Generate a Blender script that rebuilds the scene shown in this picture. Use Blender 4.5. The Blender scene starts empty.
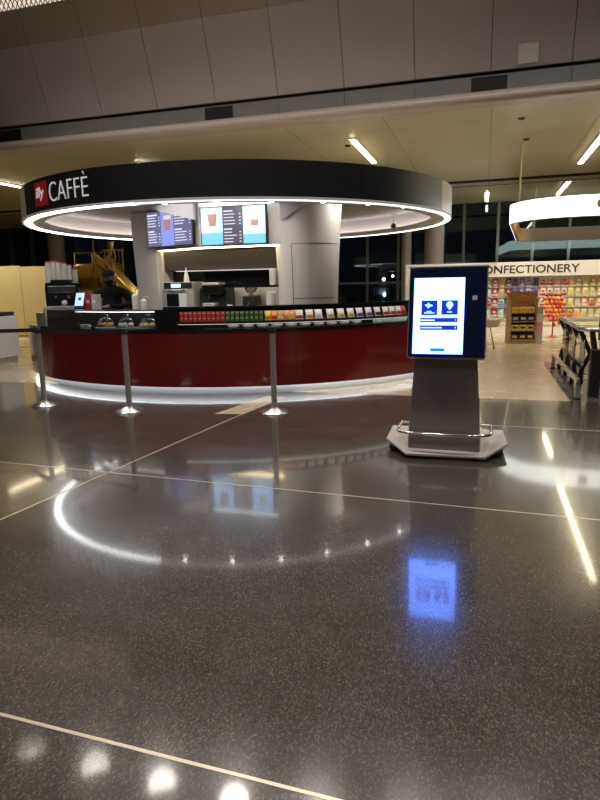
import bpy, math, random
from mathutils import Matrix, Vector
random.seed(7)
S = bpy.context.scene
COL = S.collection
PI = math.pi
R = math.radians
TH = R(17)                       # the building's grid is turned 17 degrees from the camera's heading
G = (math.cos(TH), -math.sin(TH))
N = (math.sin(TH), math.cos(TH))
def gn(u, n, z=0.0):
    return Vector((u*G[0]+n*N[0], u*G[1]+n*N[1], z))
CX, CY = -0.95, 12.12            # centre of the round cafe
def ring(phi, r, z=0.0):
    a = R(phi)
    return Vector((CX+r*math.sin(a), CY-r*math.cos(a), z))

# ------------------------------------------------------------------ materials
MATS = {}
def mat(name, col, rough=0.5, metal=0.0, emit=None, estr=0.0, ior=1.5, noise=0.0, nscale=8.0, bump=0.0, coat=0.0):
    m = bpy.data.materials.new(name); m.use_nodes = True
    nt = m.node_tree; b = nt.nodes['Principled BSDF']
    c = (*col, 1) if len(col) == 3 else col
    b.inputs['Base Color'].default_value = c
    b.inputs['Roughness'].default_value = rough
    b.inputs['Metallic'].default_value = metal
    b.inputs['IOR'].default_value = ior
    b.inputs['Coat Weight'].default_value = coat
    b.inputs['Coat Roughness'].default_value = 0.08
    if emit:
        b.inputs['Emission Color'].default_value = (*emit, 1)
        b.inputs['Emission Strength'].default_value = estr
    if noise or bump:
        tc = nt.nodes.new('ShaderNodeTexCoord')
        nz = nt.nodes.new('ShaderNodeTexNoise'); nz.inputs['Scale'].default_value = nscale; nz.inputs['Detail'].default_value = 4
        nt.links.new(tc.outputs['Object'], nz.inputs['Vector'])
        if noise:
            mx = nt.nodes.new('ShaderNodeMix'); mx.data_type = 'RGBA'
            mx.inputs[6].default_value = tuple(x*(1-noise) for x in c[:3])+(1,)
            mx.inputs[7].default_value = tuple(min(1, x*(1+noise)) for x in c[:3])+(1,)
            nt.links.new(nz.outputs['Fac'], mx.inputs[0])
            nt.links.new(mx.outputs[2], b.inputs['Base Color'])
        if bump:
            bp = nt.nodes.new('ShaderNodeBump'); bp.inputs['Strength'].default_value = bump; bp.inputs['Distance'].default_value = 0.01
            nt.links.new(nz.outputs['Fac'], bp.inputs['Height']); nt.links.new(bp.outputs['Normal'], b.inputs['Normal'])
    MATS[name] = m
    return m

def terrazzo(name, base, fleck, light, rough, scale, amount, coat=.62, crough=.06):
    m = bpy.data.materials.new(name); m.use_nodes = True
    nt = m.node_tree; b = nt.nodes['Principled BSDF']
    tc = nt.nodes.new('ShaderNodeTexCoord')
    mp = nt.nodes.new('ShaderNodeMapping'); mp.inputs['Rotation'].default_value = (0, 0, R(40)); mp.inputs['Scale'].default_value = (1.0, 0.55, 1)
    nt.links.new(tc.outputs['Object'], mp.inputs['Vector'])
    v = nt.nodes.new('ShaderNodeTexVoronoi'); v.inputs['Scale'].default_value = scale
    nt.links.new(mp.outputs['Vector'], v.inputs['Vector'])
    sp = nt.nodes.new('ShaderNodeSeparateColor'); nt.links.new(v.outputs['Color'], sp.inputs['Color'])
    r1 = nt.nodes.new('ShaderNodeValToRGB'); e = r1.color_ramp.elements
    e[0].position = 0.0; e[0].color = (*base, 1); e[1].position = 1.0; e[1].color = (*light, 1)
    k = e.new(1-amount); k.color = (*base, 1)
    k2 = e.new(1-amount*0.5); k2.color = (*fleck, 1)
    nt.links.new(sp.outputs['Red'], r1.inputs['Fac'])
    n2 = nt.nodes.new('ShaderNodeTexNoise'); n2.inputs['Scale'].default_value = 0.9; n2.inputs['Detail'].default_value = 5
    nt.links.new(tc.outputs['Object'], n2.inputs['Vector'])
    mx = nt.nodes.new('ShaderNodeMix'); mx.data_type = 'RGBA'; mx.blend_type = 'MULTIPLY'; mx.inputs[0].default_value = 1
    r2 = nt.nodes.new('ShaderNodeValToRGB'); r2.color_ramp.elements[0].color = (.75, .75, .75, 1); r2.color_ramp.elements[1].color = (1.2, 1.2, 1.2, 1)
    nt.links.new(n2.outputs['Fac'], r2.inputs['Fac'])
    nt.links.new(r1.outputs['Color'], mx.inputs[6]); nt.links.new(r2.outputs['Color'], mx.inputs[7])
    nt.links.new(mx.outputs[2], b.inputs['Base Color'])
    # slightly uneven polish
    n3 = nt.nodes.new('ShaderNodeTexNoise'); n3.inputs['Scale'].default_value = 3.0; n3.inputs['Detail'].default_value = 4
    nt.links.new(tc.outputs['Object'], n3.inputs['Vector'])
    mr = nt.nodes.new('ShaderNodeMapRange'); mr.inputs[1].default_value = .3; mr.inputs[2].default_value = .7
    mr.inputs[3].default_value = rough*0.8; mr.inputs[4].default_value = rough*1.25
    b.inputs['Coat Weight'].default_value = coat; b.inputs['Coat Roughness'].default_value = crough
    nt.links.new(n3.outputs['Fac'], mr.inputs[0]); nt.links.new(mr.outputs[0], b.inputs['Roughness'])
    MATS[name] = m
    return m

def seamed(name, col, dark, bw, rh, rough, metal=0.0, mortar=0.006):
    m = mat(name, col, rough, metal)
    nt = m.node_tree; b = nt.nodes['Principled BSDF']
    tc = nt.nodes.new('ShaderNodeTexCoord')
    br = nt.nodes.new('ShaderNodeTexBrick'); br.offset = 0.0
    br.inputs['Color1'].default_value = (*col, 1); br.inputs['Color2'].default_value = tuple(c*0.93 for c in col)+(1,)
    br.inputs['Mortar'].default_value = (*dark, 1); br.inputs['Scale'].default_value = 1
    br.inputs['Mortar Size'].default_value = mortar; br.inputs['Brick Width'].default_value = bw; br.inputs['Row Height'].default_value = rh
    nt.links.new(tc.outputs['Object'], br.inputs['Vector']); nt.links.new(br.outputs['Color'], b.inputs['Base Color'])
    return m

def glassy(name, tint, boost=1.45, refl=(1, 1, 1)):
    """thin pane: Fresnel-weighted mirror over a tinted see-through sheet"""
    m = bpy.data.materials.new(name); m.use_nodes = True
    nt = m.node_tree; nt.nodes.remove(nt.nodes['Principled BSDF']); out = nt.nodes['Material Output']
    tr = nt.nodes.new('ShaderNodeBsdfTransparent'); tr.inputs['Color'].default_value = (*tint, 1)
    gl = nt.nodes.new('ShaderNodeBsdfGlossy'); gl.inputs['Roughness'].default_value = 0.02; gl.inputs['Color'].default_value = (*refl, 1)
    fr = nt.nodes.new('ShaderNodeFresnel'); fr.inputs['IOR'].default_value = boost
    mx = nt.nodes.new('ShaderNodeMixShader')
    nt.links.new(fr.outputs[0], mx.inputs[0]); nt.links.new(tr.outputs[0], mx.inputs[1]); nt.links.new(gl.outputs[0], mx.inputs[2])
    nt.links.new(mx.outputs[0], out.inputs['Surface'])
    MATS[name] = m
    return m

terrazzo('dark_terrazzo', (.042, .035, .029), (.074, .062, .050), (.125, .107, .086), .19, 225, .46)
terrazzo('reflection_terrazzo', (.085, .072, .046), (.115, .098, .066), (.17, .15, .11), .19, 170, .40)
terrazzo('beige_terrazzo', (.48, .39, .24), (.51, .42, .27), (.55, .46, .31), .24, 80, .3, .22, .12)
terrazzo('shop_shaded_tile', (.06, .058, .055), (.10, .10, .095), (.16, .16, .15), .28, 70, .2, .12, .15)
mat('brass', (.75, .66, .48), .3, .6)
seamed('soffit', (.56, .53, .40), (.28, .26, .19), 1.95, 1.3, .34, mortar=.010)
mat('panel_grey', (.46, .415, .445), .55, noise=.05, nscale=2)
mat('panel_brown', (.36, .30, .25), .55, noise=.05, nscale=2)
mat('band_grey', (.30, .295, .30), .35, .3, noise=.12, nscale=3)
mat('lip_white', (.46, .385, .35), .4)
mat('shadow_gap', (.01, .01, .01), .8)
mat('black', (.012, .012, .013), .45)
mat('black_gloss', (.010, .010, .012), .12)
mat('fascia_black', (.010, .010, .012), .36, ior=1.75)
mat('fascia_cream', (.58, .53, .42), .35)
mat('white', (.80, .79, .77), .5)
mat('white_satin', (.74, .73, .72), .3)
mat('soffit_lilac', (.50, .47, .50), .6)
mat('core_white', (.66, .62, .58), .5)
mat('red_panel', (.150, .008, .010), .16, coat=.6)
mat('steel', (.62, .62, .62), .26, 1.0, bump=.05, nscale=60)
mat('steel_brushed', (.60, .58, .56), .4, .45)
mat('steel_dark', (.22, .22, .22), .3, 1.0)
mat('chrome', (.75, .75, .75), .12, 1.0)
mat('post_steel', (.42, .39, .36), .3, .55)
mat('gold', (.62, .42, .10), .2, 1.0)
mat('gold_dark', (.36, .25, .08), .3, 1.0)
mat('cream_hoarding', (.76, .66, .40), .5, noise=.03, nscale=1.5)
mat('navy_glass', (.006, .012, .045), .06, ior=1.5)
mat('gold_light_tint', (.75, .52, .22), .5)
mat('kiosk_shell', (.36, .33, .32), .42, .2)
mat('kiosk_column', (.23, .20, .185), .45, .3)
mat('kiosk_plate', (.50, .46, .43), .45, .2)
mat('rubber', (.012, .012, .012), .7)
mat('dark_brown', (.045, .035, .032), .4)
mat('led', (1, 1, 1), .5, emit=(.95, .97, 1.0), estr=9)
mat('lip_glow', (1, 1, 1), .5, emit=(.97, .97, 1.0), estr=1.15)
mat('fill_dome', (1, 1, 1), .5, emit=(1.0, .96, .9), estr=2.6)
mat('fill_niche', (1, 1, 1), .5, emit=(1.0, .93, .85), estr=.7)
mat('led_mid', (1, 1, 1), .5, emit=(.90, 1.0, .95), estr=3)
mat('fill_cove', (1, 1, 1), .5, emit=(1.0, .93, .90), estr=3.6)
mat('fill_case', (1, 1, 1), .5, emit=(1.0, .95, .88), estr=1.2)
mat('led_kick', (1, 1, 1), .5, emit=(.93, .97, 1.0), estr=5)
mat('led_warm', (1, 1, .9), .5, emit=(1.0, .82, .45), estr=9)
mat('lamp_line', (1, 1, .9), .5, emit=(1.0, .86, .55), estr=18)
mat('lamp_round', (1, 1, .9), .5, emit=(1.0, .86, .62), estr=9)
mat('lamp_spot', (1, 1, 1), .5, emit=(1.0, .96, .9), estr=30)
mat('lightbox', (1, 1, 1), .5, emit=(.97, 1.0, .96), estr=3.2)
mat('lattice_glow', (1, .95, .85), .6, emit=(1.0, .88, .75), estr=.6)
mat('apron_light', (1, 1, 1), .5, emit=(.9, .95, 1.0), estr=30)
mat('concourse_glow', (1, 1, .8), .5, emit=(1.0, .92, .55), estr=.55)
mat('scr_white', (.01, .01, .012), .3, emit=(.108, .24, 1.0), estr=9)
mat('scr_blue', (.01, .01, .012), .3, emit=(.004, .035, .60), estr=1.0)
mat('scr_teal', (.01, .01, .012), .3, emit=(.02, .22, .45), estr=1.0)
mat('menu_white', (.01, .01, .012), .3, emit=(.30, .52, 1.0), estr=2.4)
mat('menu_teal', (.01, .01, .012), .3, emit=(.20, .62, 1.0), estr=1.1)
mat('menu_lilac', (.01, .01, .012), .3, emit=(.22, .28, .75), estr=1.1)
mat('menu_slate', (.01, .01, .012), .3, emit=(.13, .125, .24), estr=1.0)
mat('menu_plum', (.01, .01, .012), .3, emit=(.085, .065, .10), estr=1.0)
mat('menu_text', (.01, .01, .012), .3, emit=(.75, .78, .9), estr=1.0)
mat('menu_coffee', (.01, .01, .012), .3, emit=(.45, .20, .14), estr=1.0)
mat('menu_foam', (.01, .01, .012), .3, emit=(.80, .66, .60), estr=1.0)
mat('tablet_face', (.01, .01, .012), .3, emit=(.45, .65, .95), estr=1.3)
mat('green_glow', (.2, .8, .5), .4, emit=(.12, .75, .45), estr=.6)
mat('oven_lcd', (.2, .5, .8), .4, emit=(.3, .7, 1), estr=2.5)
mat('skin', (.42, .25, .18), .5)
mat('cloth_black', (.0035, .0035, .004), .9)
mat('cloth_charcoal', (.010, .009, .010), .9)
mat('wood_brown', (.42, .26, .11), .45, noise=.2, nscale=9)
mat('letter_dark', (.03, .02, .02), .5)
mat('letter_white', (.85, .85, .83), .5, emit=(1, 1, .97), estr=.22)
mat('logo_red', (.55, .03, .02), .4)
mat('logo_orange', (.78, .40, .10), .4)
mat('belt', (.012, .012, .012), .8)
mat('clear_dome', (.8, .8, .8), .1)
mat('pastry', (.45, .22, .08), .6, noise=.4, nscale=30)
mat('table_beige', (.70, .60, .42), .5)
mat('ground_night', (.02, .022, .026), .8)
glassy('window_glass', (.45, .52, .60), 1.6, (.75, 1, .95))
glassy('clear_glass', (.94, .96, .95), 1.22)
glassy('smoked_glass', (.55, .55, .56), 1.45)
for k, c in dict(p_red=(.62, .06, .035), p_dred=(.45, .02, .02), p_green=(.07, .20, .06), p_orange=(.85, .35, .05), p_yellow=(.85, .62, .10),
                 p_white=(.80, .77, .72), p_purple=(.20, .11, .45), p_lilac=(.45, .40, .62), p_teal=(.42, .60, .60), p_tan=(.62, .46, .25),
                 p_maroon=(.13, .035, .035), p_pink=(.80, .35, .38), p_cream=(.80, .74, .50), p_gold=(.65, .47, .14), p_dark=(.05, .04, .04),
                 p_olive=(.55, .48, .22), p_rust=(.72, .16, .04), p_blue=(.12, .25, .65), p_grey=(.5, .5, .5)).items():
    mat(k, c, .35)
M = MATS

# ------------------------------------------------------------------ mesh helpers
class MB:
    def __init__(s): s.v = []; s.f = []
    def add(s, vs, fs, T=None):
        b = len(s.v)
        s.v += [tuple(T @ Vector(p)) if T is not None else tuple(p) for p in vs]
        s.f += [tuple(b+i for i in f) for f in fs]
        return s
    def box(s, x0, x1, y0, y1, z0, z1, T=None):
        vs = [(x, y, z) for z in (z0, z1) for y in (y0, y1) for x in (x0, x1)]
        return s.add(vs, [(0, 2, 3, 1), (4, 5, 7, 6), (0, 1, 5, 4), (2, 6, 7, 3), (0, 4, 6, 2), (1, 3, 7, 5)], T)
    def prism(s, poly, z0, z1, T=None):
        n = len(poly)
        vs = [(x, y, z0) for x, y in poly]+[(x, y, z1) for x, y in poly]
        fs = [tuple(reversed(range(n))), tuple(range(n, 2*n))]+[(i, (i+1) % n, n+(i+1) % n, n+i) for i in range(n)]
        return s.add(vs, fs, T)
    def loft(s, loops, cap=True, T=None):
        n = len(loops[0]); vs = [p for l in loops for p in l]; fs = []
        for k in range(len(loops)-1):
            for i in range(n):
                j = (i+1) % n
                fs.append((k*n+i, k*n+j, (k+1)*n+j, (k+1)*n+i))
        if cap:
            fs.append(tuple(reversed(range(n)))); fs.append(tuple(range((len(loops)-1)*n, len(loops)*n)))
        return s.add(vs, fs, T)
    def lathe(s, prof, n=20, T=None):
        loops = [[(r*math.cos(2*PI*i/n), r*math.sin(2*PI*i/n), z) for i in range(n)] for r, z in prof]
        return s.loft(loops, True, T)
    def tube(s, pts, r, n=8, closed=False, T=None):
        pts = [Vector(p) for p in pts]; m = len(pts); loops = []; prev = None
        for i, p in enumerate(pts):
            if closed: t = pts[(i+1) % m]-pts[i-1]
            else: t = pts[min(i+1, m-1)]-pts[max(i-1, 0)]
            t.normalize()
            if prev is None:
                a = t.cross(Vector((0, 0, 1)))
                if a.length < 1e-3: a = Vector((1, 0, 0))
            else: a = prev-t*prev.dot(t)
            a.normalize(); prev = a; b = t.cross(a)
            rr = r[i] if isinstance(r, (list, tuple)) else r
            loops.append([tuple(p+a*rr*math.cos(2*PI*k/n)+b*rr*math.sin(2*PI*k/n)) for k in range(n)])
        if closed: loops.append(loops[0]); return s.loft(loops, False, T)
        return s.loft(loops, True, T)
    def arc(s, r0, r1, z0, z1, a0, a1, n=48, T=None):
        loops = []
        for i in range(n+1):
            a = R(a0+(a1-a0)*i/n); sx, cy = math.sin(a), -math.cos(a)
            loops.append([(r0*sx, r0*cy, z0), (r1*sx, r1*cy, z0), (r1*sx, r1*cy, z1), (r0*sx, r0*cy, z1)])
        if abs(abs(a1-a0)-360) < 1e-6: return s.loft(loops, False, T)
        return s.loft(loops, True, T)
    def ball(s, c, rx, ry=None, rz=None, nu=12, nv=8, T=None):
        ry = ry or rx; rz = rz or rx; c = Vector(c)
        loops = [[(c.x+rx*math.sin(PI*k/nv)*math.cos(2*PI*i/nu), c.y+ry*math.sin(PI*k/nv)*math.sin(2*PI*i/nu), c.z-rz*math.cos(PI*k/nv)) for i in range(nu)] for k in range(1, nv)]
        b = len(s.v); s.loft(loops, False, T)
        bot = (c.x, c.y, c.z-rz); top = (c.x, c.y, c.z+rz); m = len(s.v)
        s.v += [tuple(T @ Vector(bot)) if T is not None else bot, tuple(T @ Vector(top)) if T is not None else top]
        last = b+(nv-2)*nu
        for i in range(nu):
            s.f.append((b+(i+1) % nu, b+i, m)); s.f.append((last+i, last+(i+1) % nu, m+1))
        return s
    def build(s, name, material, parent=None, smooth=False, bevel=0.0, loc=None, rz=0.0):
        me = bpy.data.meshes.new(name); me.from_pydata(s.v, [], s.f); me.update()
        me.materials.append(M[material] if isinstance(material, str) else material)
        if smooth:
            me.polygons.foreach_set('use_smooth', [True]*len(me.polygons))
        o = bpy.data.objects.new(name, me); COL.objects.link(o)
        if smooth: 
            try: me.set_sharp_from_angle(angle=R(40))
            except Exception: pass
        if parent: o.parent = parent
        if loc is not None: o.location = loc
        if rz: o.rotation_euler = (0, 0, rz)
        if bevel:
            bv = o.modifiers.new('bevel', 'BEVEL'); bv.width = bevel; bv.segments = 2; bv.limit_method = 'ANGLE'
        return o
def tag(o, label=None, cat=None, group=None, kind=None):
    if label: o['label'] = label
    if cat: o['category'] = cat
    if group: o['group'] = group
    if kind: o['kind'] = kind
    return o
def root(name, label, cat, loc=(0, 0, 0), rz=0.0, group=None):
    o = bpy.data.objects.new(name, None); COL.objects.link(o)
    o.empty_display_size = .1; o.location = loc; o.rotation_euler = (0, 0, rz)
    return tag(o, label, cat, group)
def box(name, mt, b, parent=None, bevel=0.0, smooth=False, T=None):
    return MB().box(*b, T=T).build(name, mt, parent, smooth, bevel)
def copy_tree(o, parent=None):
    c = o.copy(); COL.objects.link(c)
    if parent: c.parent = parent
    for ch in o.children: copy_tree(ch, c)
    return c
def text_mesh(body, size, extrude=0.004, shear=0.0, spacing=1.0, bold=0.0):
    cu = bpy.data.curves.new('lettering', 'FONT'); cu.body = body; cu.size = size; cu.extrude = extrude; cu.shear = shear
    cu.space_character = spacing; cu.offset = bold
    o = bpy.data.objects.new('lettering', cu); COL.objects.link(o)
    bpy.context.view_layer.update()
    dg = bpy.context.evaluated_depsgraph_get()
    me = bpy.data.meshes.new_from_object(o.evaluated_get(dg))
    bpy.data.objects.remove(o); bpy.data.curves.remove(cu)
    return me
def fit_text(me, x0, x1, z0, z1, place):
    """scale the flat lettering to the span, then map (x, height, depth) through place()"""
    xs = [v.co.x for v in me.vertices]; ys = [v.co.y for v in me.vertices]
    ax, bx, ay, by = min(xs), max(xs), min(ys), max(ys)
    for v in me.vertices:
        x = x0+(v.co.x-ax)/(bx-ax)*(x1-x0); z = z0+(v.co.y-ay)/(by-ay)*(z1-z0)
        v.co = place(x, z, v.co.z)
def link_mesh(name, me, material, parent=None):
    me.materials.clear(); me.materials.append(M[material]); me.name = name
    o = bpy.data.objects.new(name, me); COL.objects.link(o)
    if parent: o.parent = parent
    return o
def struct(name, mb, mt, rz=0.0, **k):
    o = mb.build(name, mt, None, rz=rz, **k); o['kind'] = 'structure'
    return o
GR = -TH                         # objects built in grid coordinates (u, n) are simply turned by this

# ------------------------------------------------------------------ setting: floor
struct('floor', MB().box(-30, 26, -9, 7.86, -.1, 0), 'dark_terrazzo', GR)
mb = MB(); mb.box(-30, 1.05, 7.86, 26.2, -.1, 0); mb.box(1.05, 26, 11.6, 26.2, -.1, 0)
struct('floor_back', mb, 'beige_terrazzo', GR)
struct('floor_shop', MB().box(1.05, 26, 7.86, 11.6, -.1, 0), 'shop_shaded_tile', GR)  # dark shop floor, with shade painted into its tone as well
def strip(i, a, b, w=.014):
    a = Vector((*a, 0)); b = Vector((*b, 0)); d = (b-a).normalized(); s = Vector((-d.y, d.x, 0))*w/2
    mb = MB(); mb.prism([(p.x, p.y) for p in (a-s, b-s, b+s, a+s)], 0.0, .0012)
    struct('trim_%d' % i, mb, 'brass')
d1 = Vector((1.14, -.38)); p1 = Vector((-1.08, 1.88))
strip(1, p1-d1*4, p1+d1*4, .013)
p2 = Vector((-2.62, 5.05)); d2 = Vector((4.46, -1.54))
strip(2, p2-d2*1.5, p2+d2*2, .011)
p3 = Vector((-1.97, 3.7)); d3 = Vector((1.02, 2.47))
strip(3, p3-d3*.6, p3+d3*1.60, .013)

# left slab between the two brass lines, painted paler for its brighter reflection, and the tan inlay ending at the counter
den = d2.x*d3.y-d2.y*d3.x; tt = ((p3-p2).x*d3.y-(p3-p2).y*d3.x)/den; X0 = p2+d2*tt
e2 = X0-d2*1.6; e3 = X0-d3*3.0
struct('floor_left', MB().prism([tuple(X0), tuple(e2), tuple(e3)], 0.0, .0006), 'reflection_terrazzo')
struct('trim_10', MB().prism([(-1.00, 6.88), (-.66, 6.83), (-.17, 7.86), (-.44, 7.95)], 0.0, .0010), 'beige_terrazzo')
strip(11, (1.94, 6.05), (3.35, 5.57), .012)
# ------------------------------------------------------------------ setting: ceilings and bulkhead (u, n, z)
struct('ceiling', MB().box(-30, 26, 11.75, 26.2, 4.5, 4.7), 'soffit', GR)
mb = MB()
for n0, n1 in ((20.2, 20.42), (20.62, 20.76), (20.95, 21.25)): mb.box(-30, 26, n0, n1, 4.46, 4.505)
struct('trim_4', mb, 'shadow_gap', GR)
mb = MB()
for n0, n1 in ((20.42, 20.62), (20.76, 20.95)): mb.box(-30, 26, n0, n1, 4.44, 4.503)
struct('trim_5', mb, 'soffit', GR)
# rounded lip under the grey band
def sweep(prof, u0, u1):
    return MB().loft([[(u, n, z) for n, z in prof] for u in (u0, u1)], True)
lip = [(11.75+.10*math.cos(a)-.02, 4.58+.085*math.sin(a)) for a in [R(90+180*i/10) for i in range(11)]]+[(12.0, 4.495), (12.0, 4.665)]
struct('trim_6', sweep(lip, -30, 26), 'lip_white', GR, smooth=True)
mb = MB()
for k in range(-16, 15):
    u0 = -.04+1.297*k
    mb.box(u0+.004, u0+1.293, 11.80, 11.9, 4.665, 4.965)
struct('wall_band', mb, 'band_grey', GR)
struct('trim_7', MB().box(-30, 26, 11.86, 12.1, 4.6, 5.2), 'shadow_gap', GR)
LEAN = .37
def panel_row(z0, z1, name, mt):
    mb = MB()
    for k in range(-16, 15):
        u0 = -.04+1.297*k+.006; u1 = u0+1.285
        q = lambda u, z, d: (u, 11.8-LEAN*(z-5.05)+d, z)
        mb.loft([[q(u0, z0, 0), q(u1, z0, 0), q(u1, z0, .06), q(u0, z0, .06)], [q(u0, z1, 0), q(u1, z1, 0), q(u1, z1, .06), q(u0, z1, .06)]])
    return struct(name, mb, mt, GR)
panel_row(5.035, 6.37, 'wall_front', 'panel_grey')
panel_row(6.375, 6.93, 'wall_upper', 'panel_brown')
q = lambda z, d: (11.8-LEAN*(z-5.05)+d, z)
struct('trim_8', sweep([q(4.98, .07), q(6.95, .07), q(6.95, .12), q(4.98, .12)], -30, 26), 'shadow_gap', GR)
# high hall ceiling above the open floor, in front of the bulkhead, and the hall's far end behind the camera
struct('ceiling_hall', MB().box(-30, 26, -9, 11.3, 8.0, 8.2), 'panel_grey', GR)
struct('wall_back', MB().box(-30, 26, -9.2, -9, 0, 8.2), 'panel_grey', GR)
struct('wall_header', sweep([(11.15, 6.95), (11.25, 6.95), (11.25, 8.1), (11.15, 8.1)], -7.7, 26), 'panel_brown', GR)

# lattice light panel over the bulkhead, far left
r = root('lattice_light_panel', 'pale backlit lattice panel above the brown bulkhead panels', 'light panel', gn(-10.5, 11.08, 6.95), GR)
box('diffuser', 'lattice_glow', (-2.7, 2.7, .06, .12, 0, .98), r)
mb = MB()
for i in range(-26, 27):
    for sg in (-1, 1):
        mb.tube([(i*.11, .03, .0), (i*.11+sg*.5, .03, .98)], .012, 4)
for z in (0.0, .33, .66, .98): mb.box(-2.75, 2.75, .015, .05, z-.015, z+.015)
mb.build('lattice', 'lip_white', r)

# air vents in the grey band
for u, lab in ((-5.17, 'black slotted air vent in grey band above the cafe menu screens'), (-.06, 'black slotted air vent in grey band below square access panel'),
               (-10.22, 'black slotted air vent at the far left end of grey band')):
    r = root('air_vent', lab, 'vent', gn(u, 11.80, 4.83), GR, 'air vents in the grey band')
    w = .30
    box('recess', 'black', (-w, w, -.006, .004, -.13, .115), r)
    mb = MB()
    for s in ((-w-.015, -w), (w, w+.015)): mb.box(s[0], s[1], -.014, .002, -.145, .125)
    mb.box(-w, w, -.014, .002, .112, .125); mb.box(-w-.015, w+.015, -.022, .002, -.15, -.128)
    mb.build('frame', 'band_grey', r)
    mb = MB()
    for i in range(1, 6): mb.box(-w+i*w/3-.006, -w+i*w/3+.006, -.010, 0, -.128, .112)
    mb.build('fin', 'black', r)
r = root('access_panel', 'square white access cover set in grey bulkhead panel', 'panel', gn(.56, 11.8-LEAN*.05-.004, 5.10), GR)
T = Matrix.Rotation(math.atan(LEAN), 4, 'X')
box('cover', 'white_satin', (-.16, .16, -.02, .0, -.02, .28), r, .018, T=T)
box('cover_frame', 'panel_grey', (-.175, .175, -.008, .004, -.035, .295), r, T=T)

# ------------------------------------------------------------------ ceiling lights
def line_light(u, n, L, label, du=0.0):
    r = root('linear_ceiling_light', label, 'ceiling light', gn(u, n, 4.5), GR, 'linear lights under the cafe ceiling')
    box('housing', 'white_satin', (-.075, .075, -L/2-.02, L/2+.02, -.03, 0), r)
    box('diffuser', 'lamp_line', (-.055, .055, -L/2, L/2, -.045, -.028), r)
    return r
line_light(-2.82, 14.75, 2.7, 'slim warm linear ceiling light right above the round cafe canopy')
line_light(2.3, 15.3, 6.0, 'long slim warm ceiling light at upper right beside hanging white sign')
line_light(2.1, 21.8+1.6, 2.4, 'slim warm ceiling light beyond the dark ceiling slots, left of the sign rod').location = gn(-.05, 24.1, 4.5)
line_light(-13.4, 15.7, 3.6, 'slim warm ceiling light at the far left beyond the canopy logo')
line_light(-8.3, 14.4, 1.1, 'short warm ceiling light just above the dark canopy fascia')
line_light(2.4, 23.0, 3.0, 'slim warm ceiling light above the back of hanging white sign')
line_light(6.6, 15.6, 6.0, 'long warm ceiling light out to the right over the shop')
def spot_hole(u, n, lab):
    r = root('ceiling_spotlight', lab, 'spotlight', gn(u, n, 4.5), GR, 'small round spots in the ceiling')
    MB().lathe([(.085, -.012), (.085, 0)], 18).build('trim_ring', 'lip_white', r)
    MB().lathe([(.062, -.03), (.06, -.005)], 18).build('lens', 'black_gloss', r)
def lamp(kind, loc, energy, col, size=.3, rot=(0, 0, 0), spot=None, name='lamp'):
    l = bpy.data.lights.new(name, kind); l.energy = energy; l.color = col
    if kind == 'AREA': l.shape = 'DISK'; l.size = size
    else: l.shadow_soft_size = size
    if kind == 'SPOT': l.spot_size = spot; l.spot_blend = .6
    o = bpy.data.objects.new(name, l); COL.objects.link(o); o.location = loc; o.rotation_euler = rot
    return o
spot_hole(-3.05, 14.0, 'small black ceiling spotlight beside the linear light above the canopy')
spot_hole(.55, 13.0, 'small black ceiling spotlight nearer the bulkhead, left of the right linear light')
spot_hole(.75, 14.9, 'small black ceiling spotlight farther back, in front of the sign rod')

# hall downlights high over the open floor (seen only as glints in the polish)
k = 0
for n, us in ((8.75, (-8.64, -7.1, -5.6, -4.1, -2.5, -.9, .7, 2.3)), (3.5, (-7, -4, -1, 2, 5)), (-2.5, (-6, -2, 2, 6))):
    for u in us:
        k += 1; en = 250 if n > 8 else 430
        if n > 8:
            r = root('hall_downlight', 'round warm downlight in the high hall ceiling over the dark floor', 'ceiling light', gn(u, n, 8.0), GR, 'downlights in the high hall ceiling')
            MB().lathe([(.13, -.02), (.13, 0)], 20).build('trim_ring', 'white_satin', r)
            MB().lathe([(.10, -.03), (.10, -.018)], 20).build('lens', 'lamp_round', r)
        lamp('SPOT', gn(u, n, 7.9), en, (1, .92, .85), .26, (0, 0, 0), R(110), 'hall_lamp')

# ------------------------------------------------------------------ glass wall at the back of the concourse
GN_ = 26.0
mb = MB(); mb.box(-30, 26, GN_, GN_+.02, 0, 4.5)
struct('window_1', mb, 'window_glass', GR)
mb = MB()
for k in range(-19, 20):
    u = .42+1.31*k
    mb.box(u-.05, u+.05, GN_-.12, GN_+.1, 0, 4.5)
mb.box(-30, 26, GN_-.1, GN_+.1, 1.40, 1.50); mb.box(-30, 26, GN_-.12, GN_+.1, 0, .12)
struct('trim_9', mb, 'steel_dark', GR)
for u, rr in ((-3.1, .2), (-2.0, .38), (-19.9, .38), (-14.6, .3), (6.5, .38)):
    struct('pillar', MB().lathe([(rr, 0), (rr, 4.5)], 24, Matrix.Translation((u, 25.3, 0))), 'panel_grey', GR, smooth=True)
struct('wall_left', MB().box(-30.2, -30, -9, 26.2, 0, 8.2), 'panel_grey', GR)
struct('wall_right', MB().box(26, 26.2, -9, 26.2, 0, 8.2), 'panel_grey', GR)
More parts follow.
